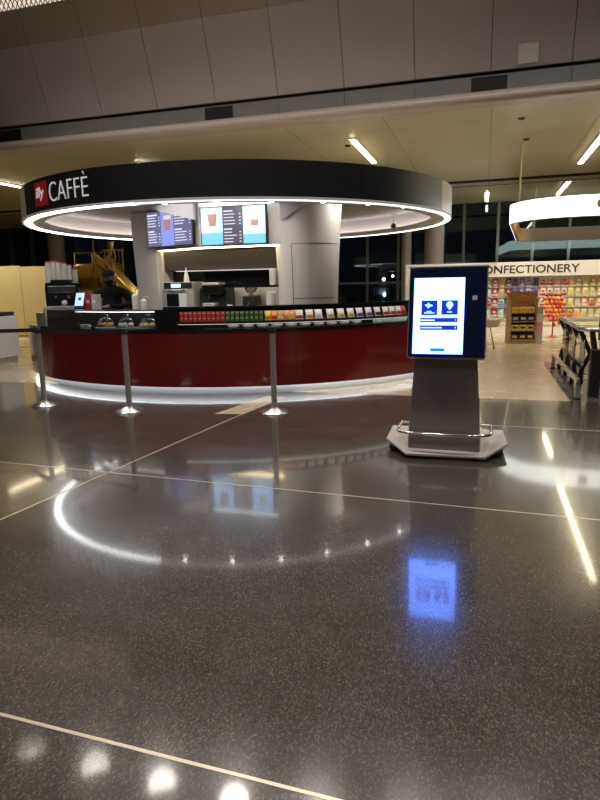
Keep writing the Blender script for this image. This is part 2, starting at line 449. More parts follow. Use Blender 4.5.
# the apron outside at night
struct('ground', MB().box(-80, 80, 26.4, 200, -.3, -.15), 'ground_night', GR)
random.seed(3)
for i, (u, n, h) in enumerate(((-9.5, 60, 1.9), (-6.6, 75, 2.6), (-7.8, 66, 1.6), (-5.0, 64, 2.3), (-3.8, 90, 2.0), (-11.5, 80, 2.4))):
    r = root('apron_lamp', 'white apron lamp glowing outside in the night beyond the window', 'lamp', gn(u, n, -.15), GR, 'apron lamps outside the glass wall')
    MB().lathe([(.06, 0), (.05, h)], 8).build('mast', 'steel_dark', r)
    MB().ball((0, -.1, h), .16, nu=10, nv=6).build('lens', 'apron_light', r)
for i, (u, n, w, hh) in enumerate(((-9.0, 48, 3.4, 1.4), (-5.0, 52, 4.2, 1.7))):
    r = root('apron_truck', ('pale service truck parked outside the window, left one', 'pale service truck parked outside the window, right one')[i], 'truck', gn(u, n, -.15), GR, 'service trucks on the apron')
    box('truck_body', 'p_grey', (-w/2, w/2-.9, -.9, .9, .4, hh), r, .05)
    box('cab', 'white', (w/2-.85, w/2, -.85, .85, .4, hh-.1), r, .08)
    for x in (-w/2+.5, w/2-.5):
        for y in (-.8, .8): MB().lathe([(.35, -.1), (.35, .1)], 14, Matrix.Translation((x, y, .35)) @ Matrix.Rotation(PI/2, 4, 'X')).build('wheel', 'rubber', r)
    MB().ball((w/2-.1, -.9, .7), .1).build('lamp_lens', 'apron_light', r)

# ------------------------------------------------------------------ hoarding and desk at the far left
r = root('cream_hoarding', 'tall cream hoarding panels standing behind the cafe at far left', 'partition', (-11.5, 19.35, 0), R(-4))
for i, (x0, x1) in enumerate(((-2.0, .6), (.61, 2.88), (2.89, 3.70), (3.71, 4.5))):
    box('panel', 'cream_hoarding', (x0, x1-.008, 0, .06, .04, 2.22-.03*i), r)
box('panel_foot', 'steel_dark', (-2.0, 4.5, .01, .05, 0, .04), r)
r = root('white_desk', 'white service desk with black slab top at far left edge', 'desk', (-6.15, 12.35, 0), GR)
box('body', 'white_satin', (-1.1, .25, -.3, .3, .12, .94), r, .01)
box('plinth', 'p_grey', (-1.05, .2, -.26, .26, 0, .12), r)
box('top', 'black', (-1.15, .16, -.34, .34, .94, 1.02), r, .006)

# ------------------------------------------------------------------ gold tank, slide and pipes behind the cafe
r = root('gold_tank', 'polished gold round tank with thin railing behind the barista', 'tank', (-5.66, 17.75, 0))
T = Matrix.Translation((-.05, 0, 1.50)) @ Matrix.Rotation(PI/2, 4, 'Y')
MB().lathe([(.30, -.78), (.55, -.72), (.66, -.60), (.68, 0), (.66, .60), (.55, .72), (.30, .78)], 36, T).build('drum', 'gold', r, smooth=True)
MB().lathe([(.695, -.03), (.695, .03)], 36, T).build('band', 'gold_dark', r, smooth=True)
for x in (-.5, .5): box('stand', 'gold_dark', (x-.08, x+.08, -.3, .3, 0, .95), r)
mb = MB()
for x in (-.70, -.2, .3): mb.tube([(x, -.1, 2.1), (x, -.1, 2.46)], .014, 6)
mb.tube([(-.70, -.1, 2.46), (.30, -.1, 2.46)], .016, 6)
mb.build('railing', 'gold', r)
r = root('gold_slide', 'sloping gold chute with raised sides right of the gold tank', 'slide', (-4.75, 16.3, 0))
pr = [(-.45, 2.15), (-.25, 2.0), (.1, 1.55), (.45, 1.15), (.9, .7), (1.3, .35)]
loops = []
for x, z in pr:
    loops.append([(x, -.35, z+.16), (x, -.30, z), (x, .30, z), (x, .35, z+.16), (x, .38, z+.14), (x, .33, z-.05), (x, -.33, z-.05), (x, -.38, z+.14)])
MB().loft(loops).build('chute', 'gold', r)
for y in (-.37, .37): MB().tube([(x, y, z+.17) for x, z in pr], .028, 8).build('handrail', 'gold', r, smooth=True)
for x, z in ((-.35, 2.0), (.5, 1.0)): box('support', 'gold_dark', (x-.05, x+.05, -.1, .1, 0, z), r)
mb = MB()
for x in [-.2+.09*i for i in range(6)]: mb.tube([(x, -.38, 1.95-.6*0), (x, -.38, 2.42)], .012, 5)
mb.tube([(-.25, -.38, 2.42), (.32, -.38, 2.42)], .018, 6)
mb.build('railing', 'gold_dark', r)
r = root('gold_pipework', 'twisted gold pipes rising between the gold tank and slide', 'pipes', (-5.09, 16.86, 0))
for j in range(3):
    MB().tube([(.10*math.cos(t*.9+j*2.1)+.03*j, .10*math.sin(t*.9+j*2.1), .02+t*.19) for t in range(0, 15)], .035, 8).build('pipe', ('gold', 'gold_dark', 'gold')[j], r, smooth=True)
MB().tube([(-.45, 0, 0), (-.45, 0, 2.75)], .03, 8).build('pipe', 'gold_dark', r)

# ------------------------------------------------------------------ cafe canopy
ZB, ZT, ZS = 2.57, 3.06, 2.93
RC = 3.9
KX, KY = -1.03, 12.06            # the canopy sits a touch off the counter's centre
can = root('cafe_canopy', 'round cafe canopy with black fascia, white letters and glowing lower rim', 'canopy', (KX, KY, 0))
MB().arc(RC-.08, RC, ZB+.03, ZT, -55, 60, 100).build('fascia', 'fascia_black', can, smooth=True)
MB().arc(RC-.08, RC, ZB+.03, ZT, 60, 305, 200).build('fascia', 'fascia_cream', can, smooth=True)
for a in (-15.6, 29.8):
    MB().arc(RC-.01, RC+.003, ZB+.03, ZT, a-.06, a+.06, 1).build('seam', 'steel_dark', can)
MB().arc(RC-.34, RC+.005, ZB, ZB+.03, 0, 360, 240).build('lip', 'white', can, smooth=True)
MB().arc(RC-.34, RC-.325, ZB+.03, ZB+.075, 0, 360, 240).build('upstand', 'white', can, smooth=True)
MB().arc(RC-.30, RC-.20, ZB+.031, ZB+.045, 0, 360, 200).build('cove_fill', 'fill_cove', can, smooth=True)  # added strip to brighten soffit and core, hidden by the upstand
MB().arc(RC-.16, RC-.12, ZB+.03, ZS, 0, 360, 180).build('inner_face', 'core_white', can, smooth=True)
MB().arc(0.0005, RC-.12, ZS, ZS+.03, 0, 360, 120).build('soffit', 'soffit_lilac', can)
MB().arc(0.0005, RC-.02, ZT-.05, ZT-.01, 0, 360, 120).build('roof', 'fascia_cream', can)
MB().arc(RC-.15, RC-.045, ZB-.010, ZB, -175, -17, 120).build('glow_strip', 'led', can, smooth=True)
MB().arc(RC-.14, RC-.03, ZB-.008, ZB, -17, 60, 140).build('glow_strip', 'lip_glow', can, smooth=True)  # plain white lip here; its bounced light is put in as glow
MB().arc(RC-.11, RC-.02, ZB-.008, ZB, 60, 185, 140).build('glow_strip', 'led_mid', can, smooth=True)
for i in range(7):
    a = -23.4+10.95*i
    p = ring(a, 3.78, ZB)-Vector((KX, KY, 0))
    if i:
        d = MB().lathe([(.05, -.008), (.05, 0)], 16, Matrix.Translation(p)).build('downlight', 'steel', can)
        MB().lathe([(.03, -.014), (.03, -.006)], 14, Matrix.Translation(p)).build('lens', 'lamp_spot', d)
# lettering bent round the fascia
def on_fascia(phi0, depth=.0):
    def f(x, z, d):
        a = R(phi0)+x/RC
        rr = RC+.006+d+depth
        return Vector((rr*math.sin(a), -rr*math.cos(a), z))
    return f
me = text_mesh('CAFF\u00c8', 1.0, .004, bold=-.016)
fit_text(me, 0, R(12.7)*RC, 2.70, 3.035, on_fascia(-40.1)); link_mesh('lettering', me, 'letter_white', can)
lg = MB().arc(RC+.001, RC+.012, 2.665, 3.005, -47.0, -41.0, 10).build('logo_plate', 'logo_red', can)
me = text_mesh('illy', 1.0, .003, shear=.15, bold=.01)
fit_text(me, 0, R(3.8)*RC, 2.74, 2.93, on_fascia(-46.0, .012)); link_mesh('logo_lettering', me, 'letter_white', lg)
for x, y in ((-3.42, -.55), (-3.30, -.75)):
    c = MB().ball((x, y, ZS-.10), .055, .075, .05).build('camera_housing', 'black', can, smooth=True)
    MB().tube([(x, y, ZS-.06), (x, y, ZS)], .012, 6).build('stem', 'black', c)
c = MB().ball((3.15, 1.6, ZS-.25), .06, .06, .055).build('camera_housing', 'black', can, smooth=True)
MB().tube([(3.15, 1.6, ZS-.22), (3.15, 1.6, ZS)], .014, 6).build('stem', 'white', c)
# ------------------------------------------------------------------ service core in the middle of the cafe
core = root('service_core', 'pale central cafe block with two pillars and dark back niche', 'kiosk core', (CX, CY, 0), GR)
def taper(x0a, x1a, x0b, x1b, y0, y1, za, zb, dy=0):
    return MB().loft([[(x0a, y0, za), (x1a, y0, za), (x1a, y1, za), (x0a, y1, za)], [(x0b, y0-dy, zb), (x1b, y0-dy, zb), (x1b, y1, zb), (x0b, y1, zb)]])
PX, PY = 1.32, -.41
def prad(z): return .525+.115*(z/ZS)**2
TP = Matrix.Translation((PX, PY, 0))
p_ = MB().lathe([(prad(z), z) for z in [ZS*i/14 for i in range(14)]+[ZS-.002]], 48, TP).build('pillar', 'core_white', core, smooth=True)
mb = MB()
for z in (1.22, 2.16): mb.arc(prad(z)-.01, prad(z)+.003, z-.006, z+.006, -13, 80, 24, TP)
mb.loft([[((prad(z)+d)*math.sin(R(a))+PX, -(prad(z)+d)*math.cos(R(a))+PY, z) for a, d in ((-13.6, .003), (-12.4, .003), (-12.4, -.01), (-13.6, -.01))] for z in [.2+1.96*i/8 for i in range(9)]])
mb.build('door_seam', 'steel_dark', p_)
taper(-2.22, -1.76, -2.34, -1.76, -.42, .6, 0, ZS-.002).build('pillar', 'core_white', core, bevel=.04)
# header wall: straight part with the big screen, turned part with the other
hd = MB(); hd.prism([(-.62, -.88), (.96, -.88), (.96, .6), (-2.0, .6), (-2.2, -.36), (-1.76, -.42)], 2.17, ZS-.002)
hd.build('header_wall', 'core_white', core)
MB().prism([(-.6, -.84), (.95, -.84), (.95, -.74), (-.6, -.74), (-1.74, -.3), (-1.74, -.38)], 2.150, 2.168).build('glow_strip', 'led_warm', core)
box('return_wall', 'core_white', (-1.78, -1.70, -.40, .1, 0, 2.15), core)
box('wall_cupboard', 'dark_brown', (-1.69, .94, -.30, .1, 1.77, 2.147), core)
mb = MB()
for x in (-1.2, -.7, -.2, .35): mb.box(x-.004, x+.004, -.303, -.298, 1.77, 2.14)
mb.build('cupboard_seam', 'black', core)
box('niche_fill', 'fill_niche', (-1.5, .85, -.20, -.16, 1.757, 1.77), core)  # added strip under the cupboard to brighten the niche
box('splashback', 'black_gloss', (-1.69, .94, .04, .1, 1.30, 1.77), core)
box('splash_plate', 'steel_brushed', (-.45, .94, .03, .06, .93, 1.42), core)
box('back_counter', 'steel_dark', (-1.69, .94, -.62, .1, 0, .93), core, .006)
box('picture_light', 'led_mid', (-.56, .80, -.96, -.90, 2.895, 2.925), core)
# sloping gussets under the soffit
def gusset(pts, y0, y1):
    return MB().loft([[(x, y0, z) for x, z in pts], [(x, y1, z) for x, z in pts]]).build('gusset', 'soffit_lilac', core)
gusset([(-1.68, ZS-.003), (-.60, ZS-.003), (-.60, 2.64)], -1.12, -1.02)
gusset([(1.03, ZS-.003), (1.72, ZS-.003), (1.05, 2.55)], -1.12, -1.04)

# menu screens
def menu_screen(loc, rz, label, W, H, kind):
    r = root('menu_screen', label, 'screen', loc, rz, 'menu screens on the cafe core')
    box('bezel', 'black', (-W/2, W/2, -.03, .03, -H/2, H/2), r, .004)
    box('bracket', 'steel_dark', (-.15, .15, .03, .06, -.12, .12), r)
    e = .02; w = W/2-e; h = H/2-e
    y = -.032
    def quad(name, m, x0, x1, z0, z1, yy=y, par=None): return box(name, m, (x0, x1, yy-.001, yy+.004, z0, z1), par or r)
    def cup(par, x, z, s, up):
        f = MB()
        top = [(-.5, .62), (.5, .62), (.34, -.5), (-.34, -.5)]
        f.loft([[(x+a*s, y-.004, z+b*s) for a, b in top], [(x+a*s, y-.001, z+b*s) for a, b in top]])
        f.build('cup_picture', 'menu_coffee' if up else 'menu_foam', par)
        t = [(-.54, .95), (.54, .95), (.5, .55), (-.5, .55)] if up else [(-.36, .0), (.36, .0), (.33, -.5), (-.33, -.5)]
        MB().loft([[(x+a*s, y-.006, z+b*s) for a, b in t], [(x+a*s, y-.003, z+b*s) for a, b in t]]).build('cup_picture', 'menu_foam' if up else 'menu_coffee', par)
    def lines(par, x0, x1, zt, rows, dz, head=True):
        mb = MB()
        for k in range(rows):
            z = zt-k*dz; ln = .45+.35*random.random()
            hgt = .013 if (head and k == 0) else .008
            mb.box(x0, x0+(x1-x0)*ln, y-.006, y-.001, z-hgt, z+hgt)
            if not (head and k == 0): mb.box(x1-.035, x1, y-.006, y-.001, z-hgt, z+hgt)
        mb.build('menu_text', 'menu_text', par)
    if kind == 'a':
        a = quad('menu_panel', 'menu_white', -w, -.20, -h*.35, h)
        b = quad('menu_panel', 'menu_teal', -w, -.20, -h, -h*.35)
        cup(a, -.40, .10, .20, True)
        c = quad('menu_panel', 'menu_plum', -.20, .20, -h, h)
        lines(c, -.17, .16, .25, 5, .055); lines(c, -.17, .16, -.06, 5, .055)
        d = quad('menu_panel', 'menu_white', .20, w, -h*.5, h)
        quad('menu_panel', 'menu_teal', .20, w, -h, -h*.5)
        cup(d, .42, .08, .20, False)
    else:
        c = quad('menu_panel', 'menu_slate', -w, -.22, -h, h)
        lines(c, -w+.03, -.25, .26, 5, .05); lines(c, -w+.03, -.25, -.04, 5, .05)
        a = quad('menu_panel', 'menu_lilac', -.22, .14, -h, h); cup(a, -.03, .05, .19, True)
        d = quad('menu_panel', 'menu_slate', .14, w, -h, h)
        lines(d, .17, w-.03, .26, 5, .05); lines(d, .17, w-.03, -.04, 5, .05)
    return r
Tc = Matrix.Translation((CX, CY, 0)) @ Matrix.Rotation(GR, 4, 'Z')
menu_screen(Tc @ Vector((.10, -.945, 2.52)), GR+R(-1), 'larger bright menu screen with two pale drink pictures on pale wall', 1.28, .68, 'a')
menu_screen(Tc @ Vector((-1.27, -.76, 2.55)), GR+R(-21), 'bluish menu screen turned aside on left of pale cafe wall', 1.30, .68, 'b')

# machines on the back counter
def atcore(x, y, z=.93): return Tc @ Vector((x, y, z))
r = root('speed_oven', 'boxy stainless oven with lit display on the cafe back counter', 'oven', atcore(-1.25, -.36), GR)
box('body', 'steel_brushed', (-.32, .32, -.25, .25, .02, .62), r, .015)
box('door', 'steel_brushed', (-.29, .20, -.285, -.25, .10, .48), r, .01)
box('window', 'black_gloss', (-.24, .02, -.29, -.28, .16, .40), r)
MB().tube([(-.26, -.32, .46), (.18, -.32, .46)], .014, 8).build('handle', 'chrome', r)
box('control_panel', 'steel_dark', (-.30, .30, -.262, -.25, .50, .61), r)
box('display', 'oven_lcd', (-.14, .06, -.27, -.262, .52, .585), r)
tag(box('notice', 'white', (.03, .19, -.293, -.286, .14, .40), r), 'white paper notice')
for x in (-.26, .26): box('foot', 'rubber', (x-.03, x+.03, -.2, .2, 0, .02), r)
r = root('white_cone_bottle', 'slim white cone bottle standing on top of stainless oven', 'bottle', atcore(-1.22, -.30, 1.55))
MB().lathe([(.055, 0), (.06, .02), (.045, .12), (.02, .22), (.012, .26)], 16).build('bottle_body', 'white_satin', r, smooth=True)
MB().lathe([(.02, .26), (.02, .29)], 12).build('cap', 'p_blue', r)
r = root('coffee_brewer', 'black coffee brewer with steel hood beside the stainless oven', 'coffee machine', atcore(-.60, -.30), GR)
box('body', 'black', (-.30, .30, -.10, .24, 0, .50), r, .02)
box('head', 'black_gloss', (-.18, .24, -.26, .1, .36, .56), r, .03)
box('hood', 'steel_brushed', (-.16, .20, -.28, .02, .55, .60), r, .012)
box('tray', 'steel_brushed', (-.18, .10, -.26, -.02, .02, .21), r, .01)
box('label_plate', 'p_yellow', (-.10, .02, -.266, -.258, .06, .15), r)
MB().tube([(-.05, -.2, .36), (-.05, -.2, .29)], .02, 8).build('spout', 'chrome', r)
r = root('white_carton', 'small white carton in front of black coffee brewer', 'carton', atcore(-.22, -.50), GR)
box('carton_body', 'white', (-.05, .05, -.05, .05, 0, .17), r, .004)
box('flap', 'white_satin', (-.045, .045, -.045, .0, .17, .178), r)
r = root('espresso_grinder', 'dark bean grinder with steel spout against the stainless splashback', 'grinder', atcore(.12, -.25), GR)
box('body', 'black', (-.14, .14, -.12, .18, 0, .34), r, .02)
MB().lathe([(.05, .34), (.12, .46), (.12, .5)], 16).build('hopper', 'smoked_glass', r, smooth=True)
MB().tube([(0, -.12, .2), (0, -.2, .15)], .02, 8).build('spout', 'chrome', r)
r = root('steam_pitcher', 'small steel milk pitcher near the right pillar', 'pitcher', atcore(.48, -.40))
MB().lathe([(.05, 0), (.06, .02), (.055, .1), (.045, .14)], 16).build('pitcher_body', 'chrome', r, smooth=True)
MB().tube([(.05, 0, .12), (.095, 0, .1), (.09, 0, .05), (.055, 0, .03)], .008, 6).build('handle', 'chrome', r)
r = root('cup_dispenser', 'white stack of paper cups in holder beside right pillar', 'cup stack', atcore(.64, -.55))
MB().lathe([(.085, 0), (.085, .03), (.07, .04), (.06, .36), (.065, .38)], 18).build('cups', 'white', r, smooth=True)
box('holder', 'white_satin', (-.10, .10, .05, .1, 0, .42), r, .01)
r = root('towel_dispenser', 'white wall dispenser fixed to the right pillar inside the niche', 'dispenser', atcore(.735, -.60, 1.46), GR)
box('case', 'white_satin', (-.06, .06, -.14, .14, 0, .30), r, .02)
box('outlet', 'steel_dark', (-.05, .05, -.10, .10, -.01, .004), r)

# ------------------------------------------------------------------ round counter
mat('kick_pale', (.55, .56, .58), .35, .3)
cnt = root('cafe_counter', 'round cafe counter with glossy dark red front and lit steel kick', 'counter', (CX, CY, 0))
RO = 4.07
MB().arc(4.05, RO, .115, .862, -118, 112, 220).build('front_panel', 'red_panel', cnt, smooth=True)
mb = MB()
for a in range(-110, 111, 20): mb.arc(RO-.005, RO+.0015, .13, .835, a+2.9, a+3.0, 1)
mb.build('panel_seam', 'black', cnt)
MB().arc(3.26, 3.95, 0, .136, -118, 112, 200).build('kick_plate', 'kick_pale', cnt, smooth=True)
MB().arc(3.965, 4.03, .128, .134, -118, 112, 200).build('kick_light', 'led_kick', cnt, smooth=True)
MB().arc(3.25, RO+.012, .862, .895, -118, 112, 220).build('worktop', 'black_gloss', cnt, smooth=True)
MB().arc(3.26, 4.05, .136, .862, -118, 112, 160).build('carcass', 'dark_brown', cnt)
# service ledge and glass guard on the left
MB().arc(3.27, 3.62, .895, 1.115, -75, -14, 60).build('service_ledge', 'black', cnt)
MB().arc(3.25, 3.64, 1.115, 1.135, -75, -14, 60).build('ledge_top', 'steel_dark', cnt)
gd = root('glass_guard', 'low curved glass guard with metal rim on left of counter', 'guard', (CX, CY, 0))
MB().arc(4.00, 4.008, .895, 1.14, -47, -14.3, 40).build('pane', 'clear_glass', gd, smooth=True)
MB().arc(3.985, 4.02, 1.14, 1.155, -47, -14.3, 40).build('rim', 'steel', gd, smooth=True)
MB().arc(3.95, 3.984, 1.130, 1.14, -47, -14.3, 40).build('case_fill_strip', 'fill_dome', gd)  # added strip that brightens the cake domes
box('end_panel', 'post_steel', (-.02, .02, -.36, 0, .895, 1.20), gd, .01).matrix_local = Matrix.Rotation(R(-48), 4, 'Z') @ Matrix.Translation((0, -3.66, 0))
MB().arc(3.72, 4.04, .895, 1.10, -53, -48.6, 6).build('end_block', 'post_steel', gd)

# display riser right of it
dc = root('snack_display', 'long black curved snack rack standing on the front of counter', 'display rack', (CX, CY, 0))
MB().arc(3.70, 4.05, .895, 1.165, -14.1, -9.6, 10).build('end_panel', 'black_gloss', dc)
MB().arc(3.66, 3.70, .895, 1.185, -9.6, 52, 60).build('back_panel', 'black', dc)
MB().arc(3.66, 3.80, 1.165, 1.19, -14.1, 52, 60).build('top_rail', 'black_gloss', dc)
def slant(r0, z0, r1, z1, t, a0, a1, n=50):
    loops = []
    for i in range(n+1):
        a = R(a0+(a1-a0)*i/n); s, c = math.sin(a), -math.cos(a)
        loops.append([(r0*s, r0*c, z0), (r1*s, r1*c, z1), (r1*s, r1*c, z1-t), (r0*s, r0*c, z0-t)])
    return MB().loft(loops)
slant(3.70, 1.02, 4.03, .985, .015, -9.6, 52).build('shelf', 'black', dc)
MB().arc(3.95, 4.02, .960, .966, -9.6, 52, 60).build('case_fill_strip', 'fill_case', dc)  # added under the shelf to light up the lower tray
MB().arc(4.03, 4.04, .965, 1.0, -9.6, 52, 60).build('shelf_lip', 'black', dc)
MB().arc(4.035, 4.041, .897, .965, -9.6, 52, 60).build('glass_front', 'clear_glass', dc, smooth=True)
MB().arc(3.70, 4.0, .896, .902, -4.5, 52, 60).build('lower_tray', 'steel', dc)
XS = [(178, -9.3), (224, -.5), (265, 7.2), (297, 13.3), (340, 22.1), (410, 40.1)]
def phi_at(x):
    for (x0, a0), (x1, a1) in zip(XS, XS[1:]):
        if x <= x1: return a0+(a1-a0)*(x-x0)/(x1-x0)
    return 40
ordn = ['first', 'second', 'third', 'fourth', 'fifth', 'sixth', 'seventh', 'eighth', 'ninth', 'tenth', 'eleventh', 'twelfth', 'thirteenth', 'fourteenth', 'fifteenth', 'sixteenth', 'seventeenth']
def place(o, phi, r, z, lean=0.0):
    o.location = ring(phi, r, z); o.rotation_euler = (lean, 0, R(phi))
def snack_box(name, body, lidm, cat, w, d, h):
    t = root(name, None, cat)
    box('carton', body, (-w/2, w/2, -d/2, d/2, 0, h), t, .003)
    box('label_patch', lidm, (-w*.36, w*.36, -d/2-.002, -d/2+.001, h*.58, h*.86), t)
    return t
protos = {}
def boxes(key, body, patch, colour, x_list_phi, group):
    t = snack_box('snack_box', body, patch, 'snack box', .052, .055, .066)
    first = True
    for row in (0, 1):
        for i, a in enumerate(x_list_phi):
            o = t if first else copy_tree(t); first = False
            place(o, a, 3.965-.0*row, (.992, 1.0605)[row])
            o['label'] = '%s snack box, %s tier, %s from left of its colour on rack' % (colour, ('lower', 'upper')[row], ordn[i])
            o['group'] = group
boxes('r', 'p_red', 'p_pink', 'red', [-9.0+.90*i for i in range(10)], 'red snack boxes on the rack')
boxes('g', 'p_green', 'p_olive', 'dark green', [.05+.92*i for i in range(8)], 'green snack boxes on the rack')
def pouch(name, body, base, cat, w, h, d=.05):
    """pillow bag: rounded belly, crimped top and bottom, lower colour block"""
    t = root(name, None, cat)
    def prof(z0, z1, grow):
        loops = []
        for k in range(6):
            z = z0+(z1-z0)*k/5; f = math.sin(PI*min(max(z/h, .04), .96)); ww = w/2*(.90+.10*(1-f))
            dd = d/2*f+grow
            loops.append([(ww*math.cos(a)*1.0, dd*math.sin(a), z) for a in [2*PI*i/12 for i in range(12)]])
        return MB().loft(loops)
    prof(0, h, 0).build('bag', body, t, smooth=True)
    prof(h*.08, h*.38, .002).build('colour_band', base, t, smooth=True)
    if h > .2:
        MB().ball((0, -d/2-.001, h*.62), w*.28, .006, h*.13).build('label_patch', base, t, smooth=True)
    return t
bag_spec = [(268.5, 'p_yellow', 'p_orange', 'yellow and orange'), (275, 'p_orange', 'p_red', 'orange and red'), (281.5, 'p_orange', 'p_white', 'orange and white'), (288, 'p_pink', 'p_orange', 'pale pink and orange'), (294, 'p_orange', 'p_yellow', 'orange and yellow'),
            (301.5, 'p_white', 'p_red', 'white and red'), (312, 'p_white', 'p_orange', 'white and orange'), (321.5, 'p_white', 'p_white', 'plain white'), (334, 'p_white', 'p_yellow', 'white and yellow'), (344.5, 'p_white', 'p_yellow', 'white and yellow'), (353.5, 'p_white', 'p_yellow', 'white and yellow'),
            (362, 'p_white', 'p_purple', 'white and purple'), (371, 'p_white', 'p_purple', 'white and purple'), (380, 'p_white', 'p_maroon', 'white and maroon'), (389, 'p_white', 'p_red', 'white and red'), (396.5, 'p_white', 'p_red', 'white and red'), (404, 'p_white', 'p_red', 'white and red'), (412, 'p_red', 'p_dred', 'small dark red')]
for i, (x, b, c, nm) in enumerate(bag_spec):
    small = x < 297
    t = pouch('snack_bag', b, c, 'snack bag', .088 if small else .118, .135)
    place(t, phi_at(x), 3.94, .995, R(-22)); t['group'] = 'snack bags on the counter rack'
    t['label'] = '%s snack bag, %s bag along from the green boxes' % (nm, ordn[i] if i < 17 else 'last')
b0 = root('small_bottle', None, 'bottle')
MB().lathe([(.017, 0), (.018, .035), (.009, .046), (.009, .05)], 10).build('bottle_body', 'p_grey', b0, smooth=True)
MB().lathe([(.011, .05), (.011, .062)], 10).build('cap', 'p_green', b0)
for i in range(14):
    o = b0 if i == 0 else copy_tree(b0)
    place(o, 31.2+.72*i, 3.94, .903)
    o['label'] = 'small white bottle with green cap on the lower tray under red bags'; o['group'] = 'small bottles on the lower tray'
w0 = root('wrapped_roll', None, 'wrapped roll')
MB().ball((0, 0, .026), .085, .05, .026).build('wrap', 'p_grey', w0, smooth=True)
MB().ball((0, 0, .030), .04, .035, .0245).build('filling', 'pastry', w0, smooth=True)
for i in range(10):
    o = w0 if i == 0 else copy_tree(w0)
    place(o, 1+2.9*i, 3.90, .903)
    o['label'] = 'clear wrapped pastry on the lower tray, %s from the left' % ordn[i]; o['group'] = 'wrapped pastries on the lower tray'

# cake domes on the left
for i, (a, m2, lab) in enumerate(((-28.6, 'pastry', 'brown pastries under a clear dome, leftmost of the counter domes'), (-23.0, 'p_grey', 'clear cake dome on counter between the pastries and the middle post'),
                              (-17.6, 'p_tan', 'clear cake dome on counter nearest the black rack'))):
    r = root('cake_dome', lab, 'cake dome', ring(a, 3.82, .897), R(a), 'cake domes on the counter'); r.scale = (1.14, 1.14, 1.22)
    MB().lathe([(.135, 0), (.14, .012), (.10, .02)], 24).build('plate', 'white_satin', r, smooth=True)
    for j in range(5): MB().ball((.065*math.cos(j*1.26), .065*math.sin(j*1.26), .04), .036, .036, .026).build('pastry', m2, r, smooth=True)
    MB().lathe([(.125, .02), (.122, .05), (.095, .10), (.05, .125), (.02, .13)], 24).build('dome', 'clear_glass', r, smooth=True)
    MB().lathe([(.127, .02), (.127, .028)], 24).build('dome_rim', 'chrome', r, smooth=True)
    MB().tube([(-.035, 0, .128), (-.03, 0, .158), (.03, 0, .158), (.035, 0, .128)], .008, 6).build('dome_handle', 'chrome', r)
for i, a in enumerate((-35.6, -34.1)):
    r = root('white_saucer_cup', ('small white cup on the counter, left of two by the pastries', 'small white cup on the counter, nearer the pastries')[i], 'cup', ring(a, 3.86, .897), 0, 'small white cups on the counter')
    MB().lathe([(.03, 0), (.045, .045), (.04, .045), (.028, .006)], 16).build('cup_body', 'white', r, smooth=True)
    MB().tube([(.04, 0, .035), (.062, 0, .03), (.055, 0, .012), (.035, 0, .01)], .006, 6).build('handle', 'white', r)

# things on the service ledge
LZ = 1.136
r = root('espresso_machine', 'black rounded espresso machine carrying cup stacks on left counter', 'coffee machine', (-3.985, 10.42, LZ), R(12))
prf = [(-.27, 0), (-.27, .34), (-.262, .41), (-.255, .434), (-.175, .436), (-.17, .48), (.17, .48), (.175, .436), (.255, .434), (.262, .41), (.27, .34), (.27, 0)]
MB().loft([[(x, y, z) for x, z in prf] for y in (-.15, .16)]).build('body', 'black_gloss', r, bevel=.012)
box('panel', 'steel_dark', (-.22, .22, -.165, -.15, .26, .38), r, .01)
box('drip_tray', 'steel', (-.22, .22, -.20, -.15, .0, .05), r, .008)
for x in (-.1, .1):
    g_ = MB().lathe([(.035, .17), (.035, .22)], 14, Matrix.Translation((x, -.185, 0))).build('group_head', 'chrome', r, smooth=True)
    MB().tube([(x, -.2, .18), (x, -.30, .165)], .013, 8).build('portafilter_handle', 'black', g_)
tag(MB().ball((.03, -.185, .10), .05, .02, .04).build('towel', 'p_white', r, smooth=True), 'white cloth draped on the machine')
cp = root('paper_cup_stack', None, 'cup stack')
prof = []
for k in range(9): prof += [(.036, .03*k), (.041, .03*k+.028)]
MB().lathe([(.028, 0)]+prof+[(.040, .29)], 14).build('cups', 'p_white', cp, smooth=False)
MB().lathe([(.043, .288), (.043, .305), (.036, .31)], 14).build('rim', 'p_red', cp)
mt_ = Matrix.Translation((-3.985, 10.42, LZ+.481)) @ Matrix.Rotation(R(12), 4, 'Z')
for i in range(6):
    o = cp if i == 0 else copy_tree(cp)
    p = mt_ @ Vector((-.215+.0845*i, (0, .02, 0, .02, 0, .02)[i], (-.045, 0, 0, 0, 0, -.045)[i])); o.location = p
    o.scale = (1, 1, (1.12, 1, .96, .9, .8, .72)[i])
    o['label'] = 'white paper cup stack with red rim on espresso machine, %s from left' % ordn[i]; o['group'] = 'paper cup stacks on the espresso machine'
r = root('payment_tablet', 'tilted payment tablet with pale blue screen on left counter', 'tablet', (-3.56, 9.93, LZ), R(-22))
T = Matrix.Translation((0, 0, .03)) @ Matrix.Rotation(R(-18), 4, 'X')
box('case', 'black', (-.11, .11, -.012, .012, 0, .25), r, .008, T=T)
box('screen', 'tablet_face', (-.095, .075, -.015, -.011, .02, .235), r, T=T)
box('icon', 'scr_blue', (-.035, .02, -.017, -.014, .11, .16), r, T=T)
box('stand', 'black', (-.08, .08, -.05, .10, 0, .025), r, .006)
for i, (dx, m_, m2, lab) in enumerate(((0, 'p_dred', 'p_pink', 'dark red carton standing right of the payment tablet'), (.125, 'p_grey', 'p_white', 'grey carton standing between the red carton and barista'))):
    r = root('carton', lab, 'carton', (-3.30+dx, 9.70-.09*i, LZ), R(-30), 'cartons on the service ledge')
    box('carton_body', m_, (-.055, .055, -.05, .05, 0, .235), r, .004)
    box('label_patch', m2, (-.04, .04, -.052, -.049, .10, .15), r)
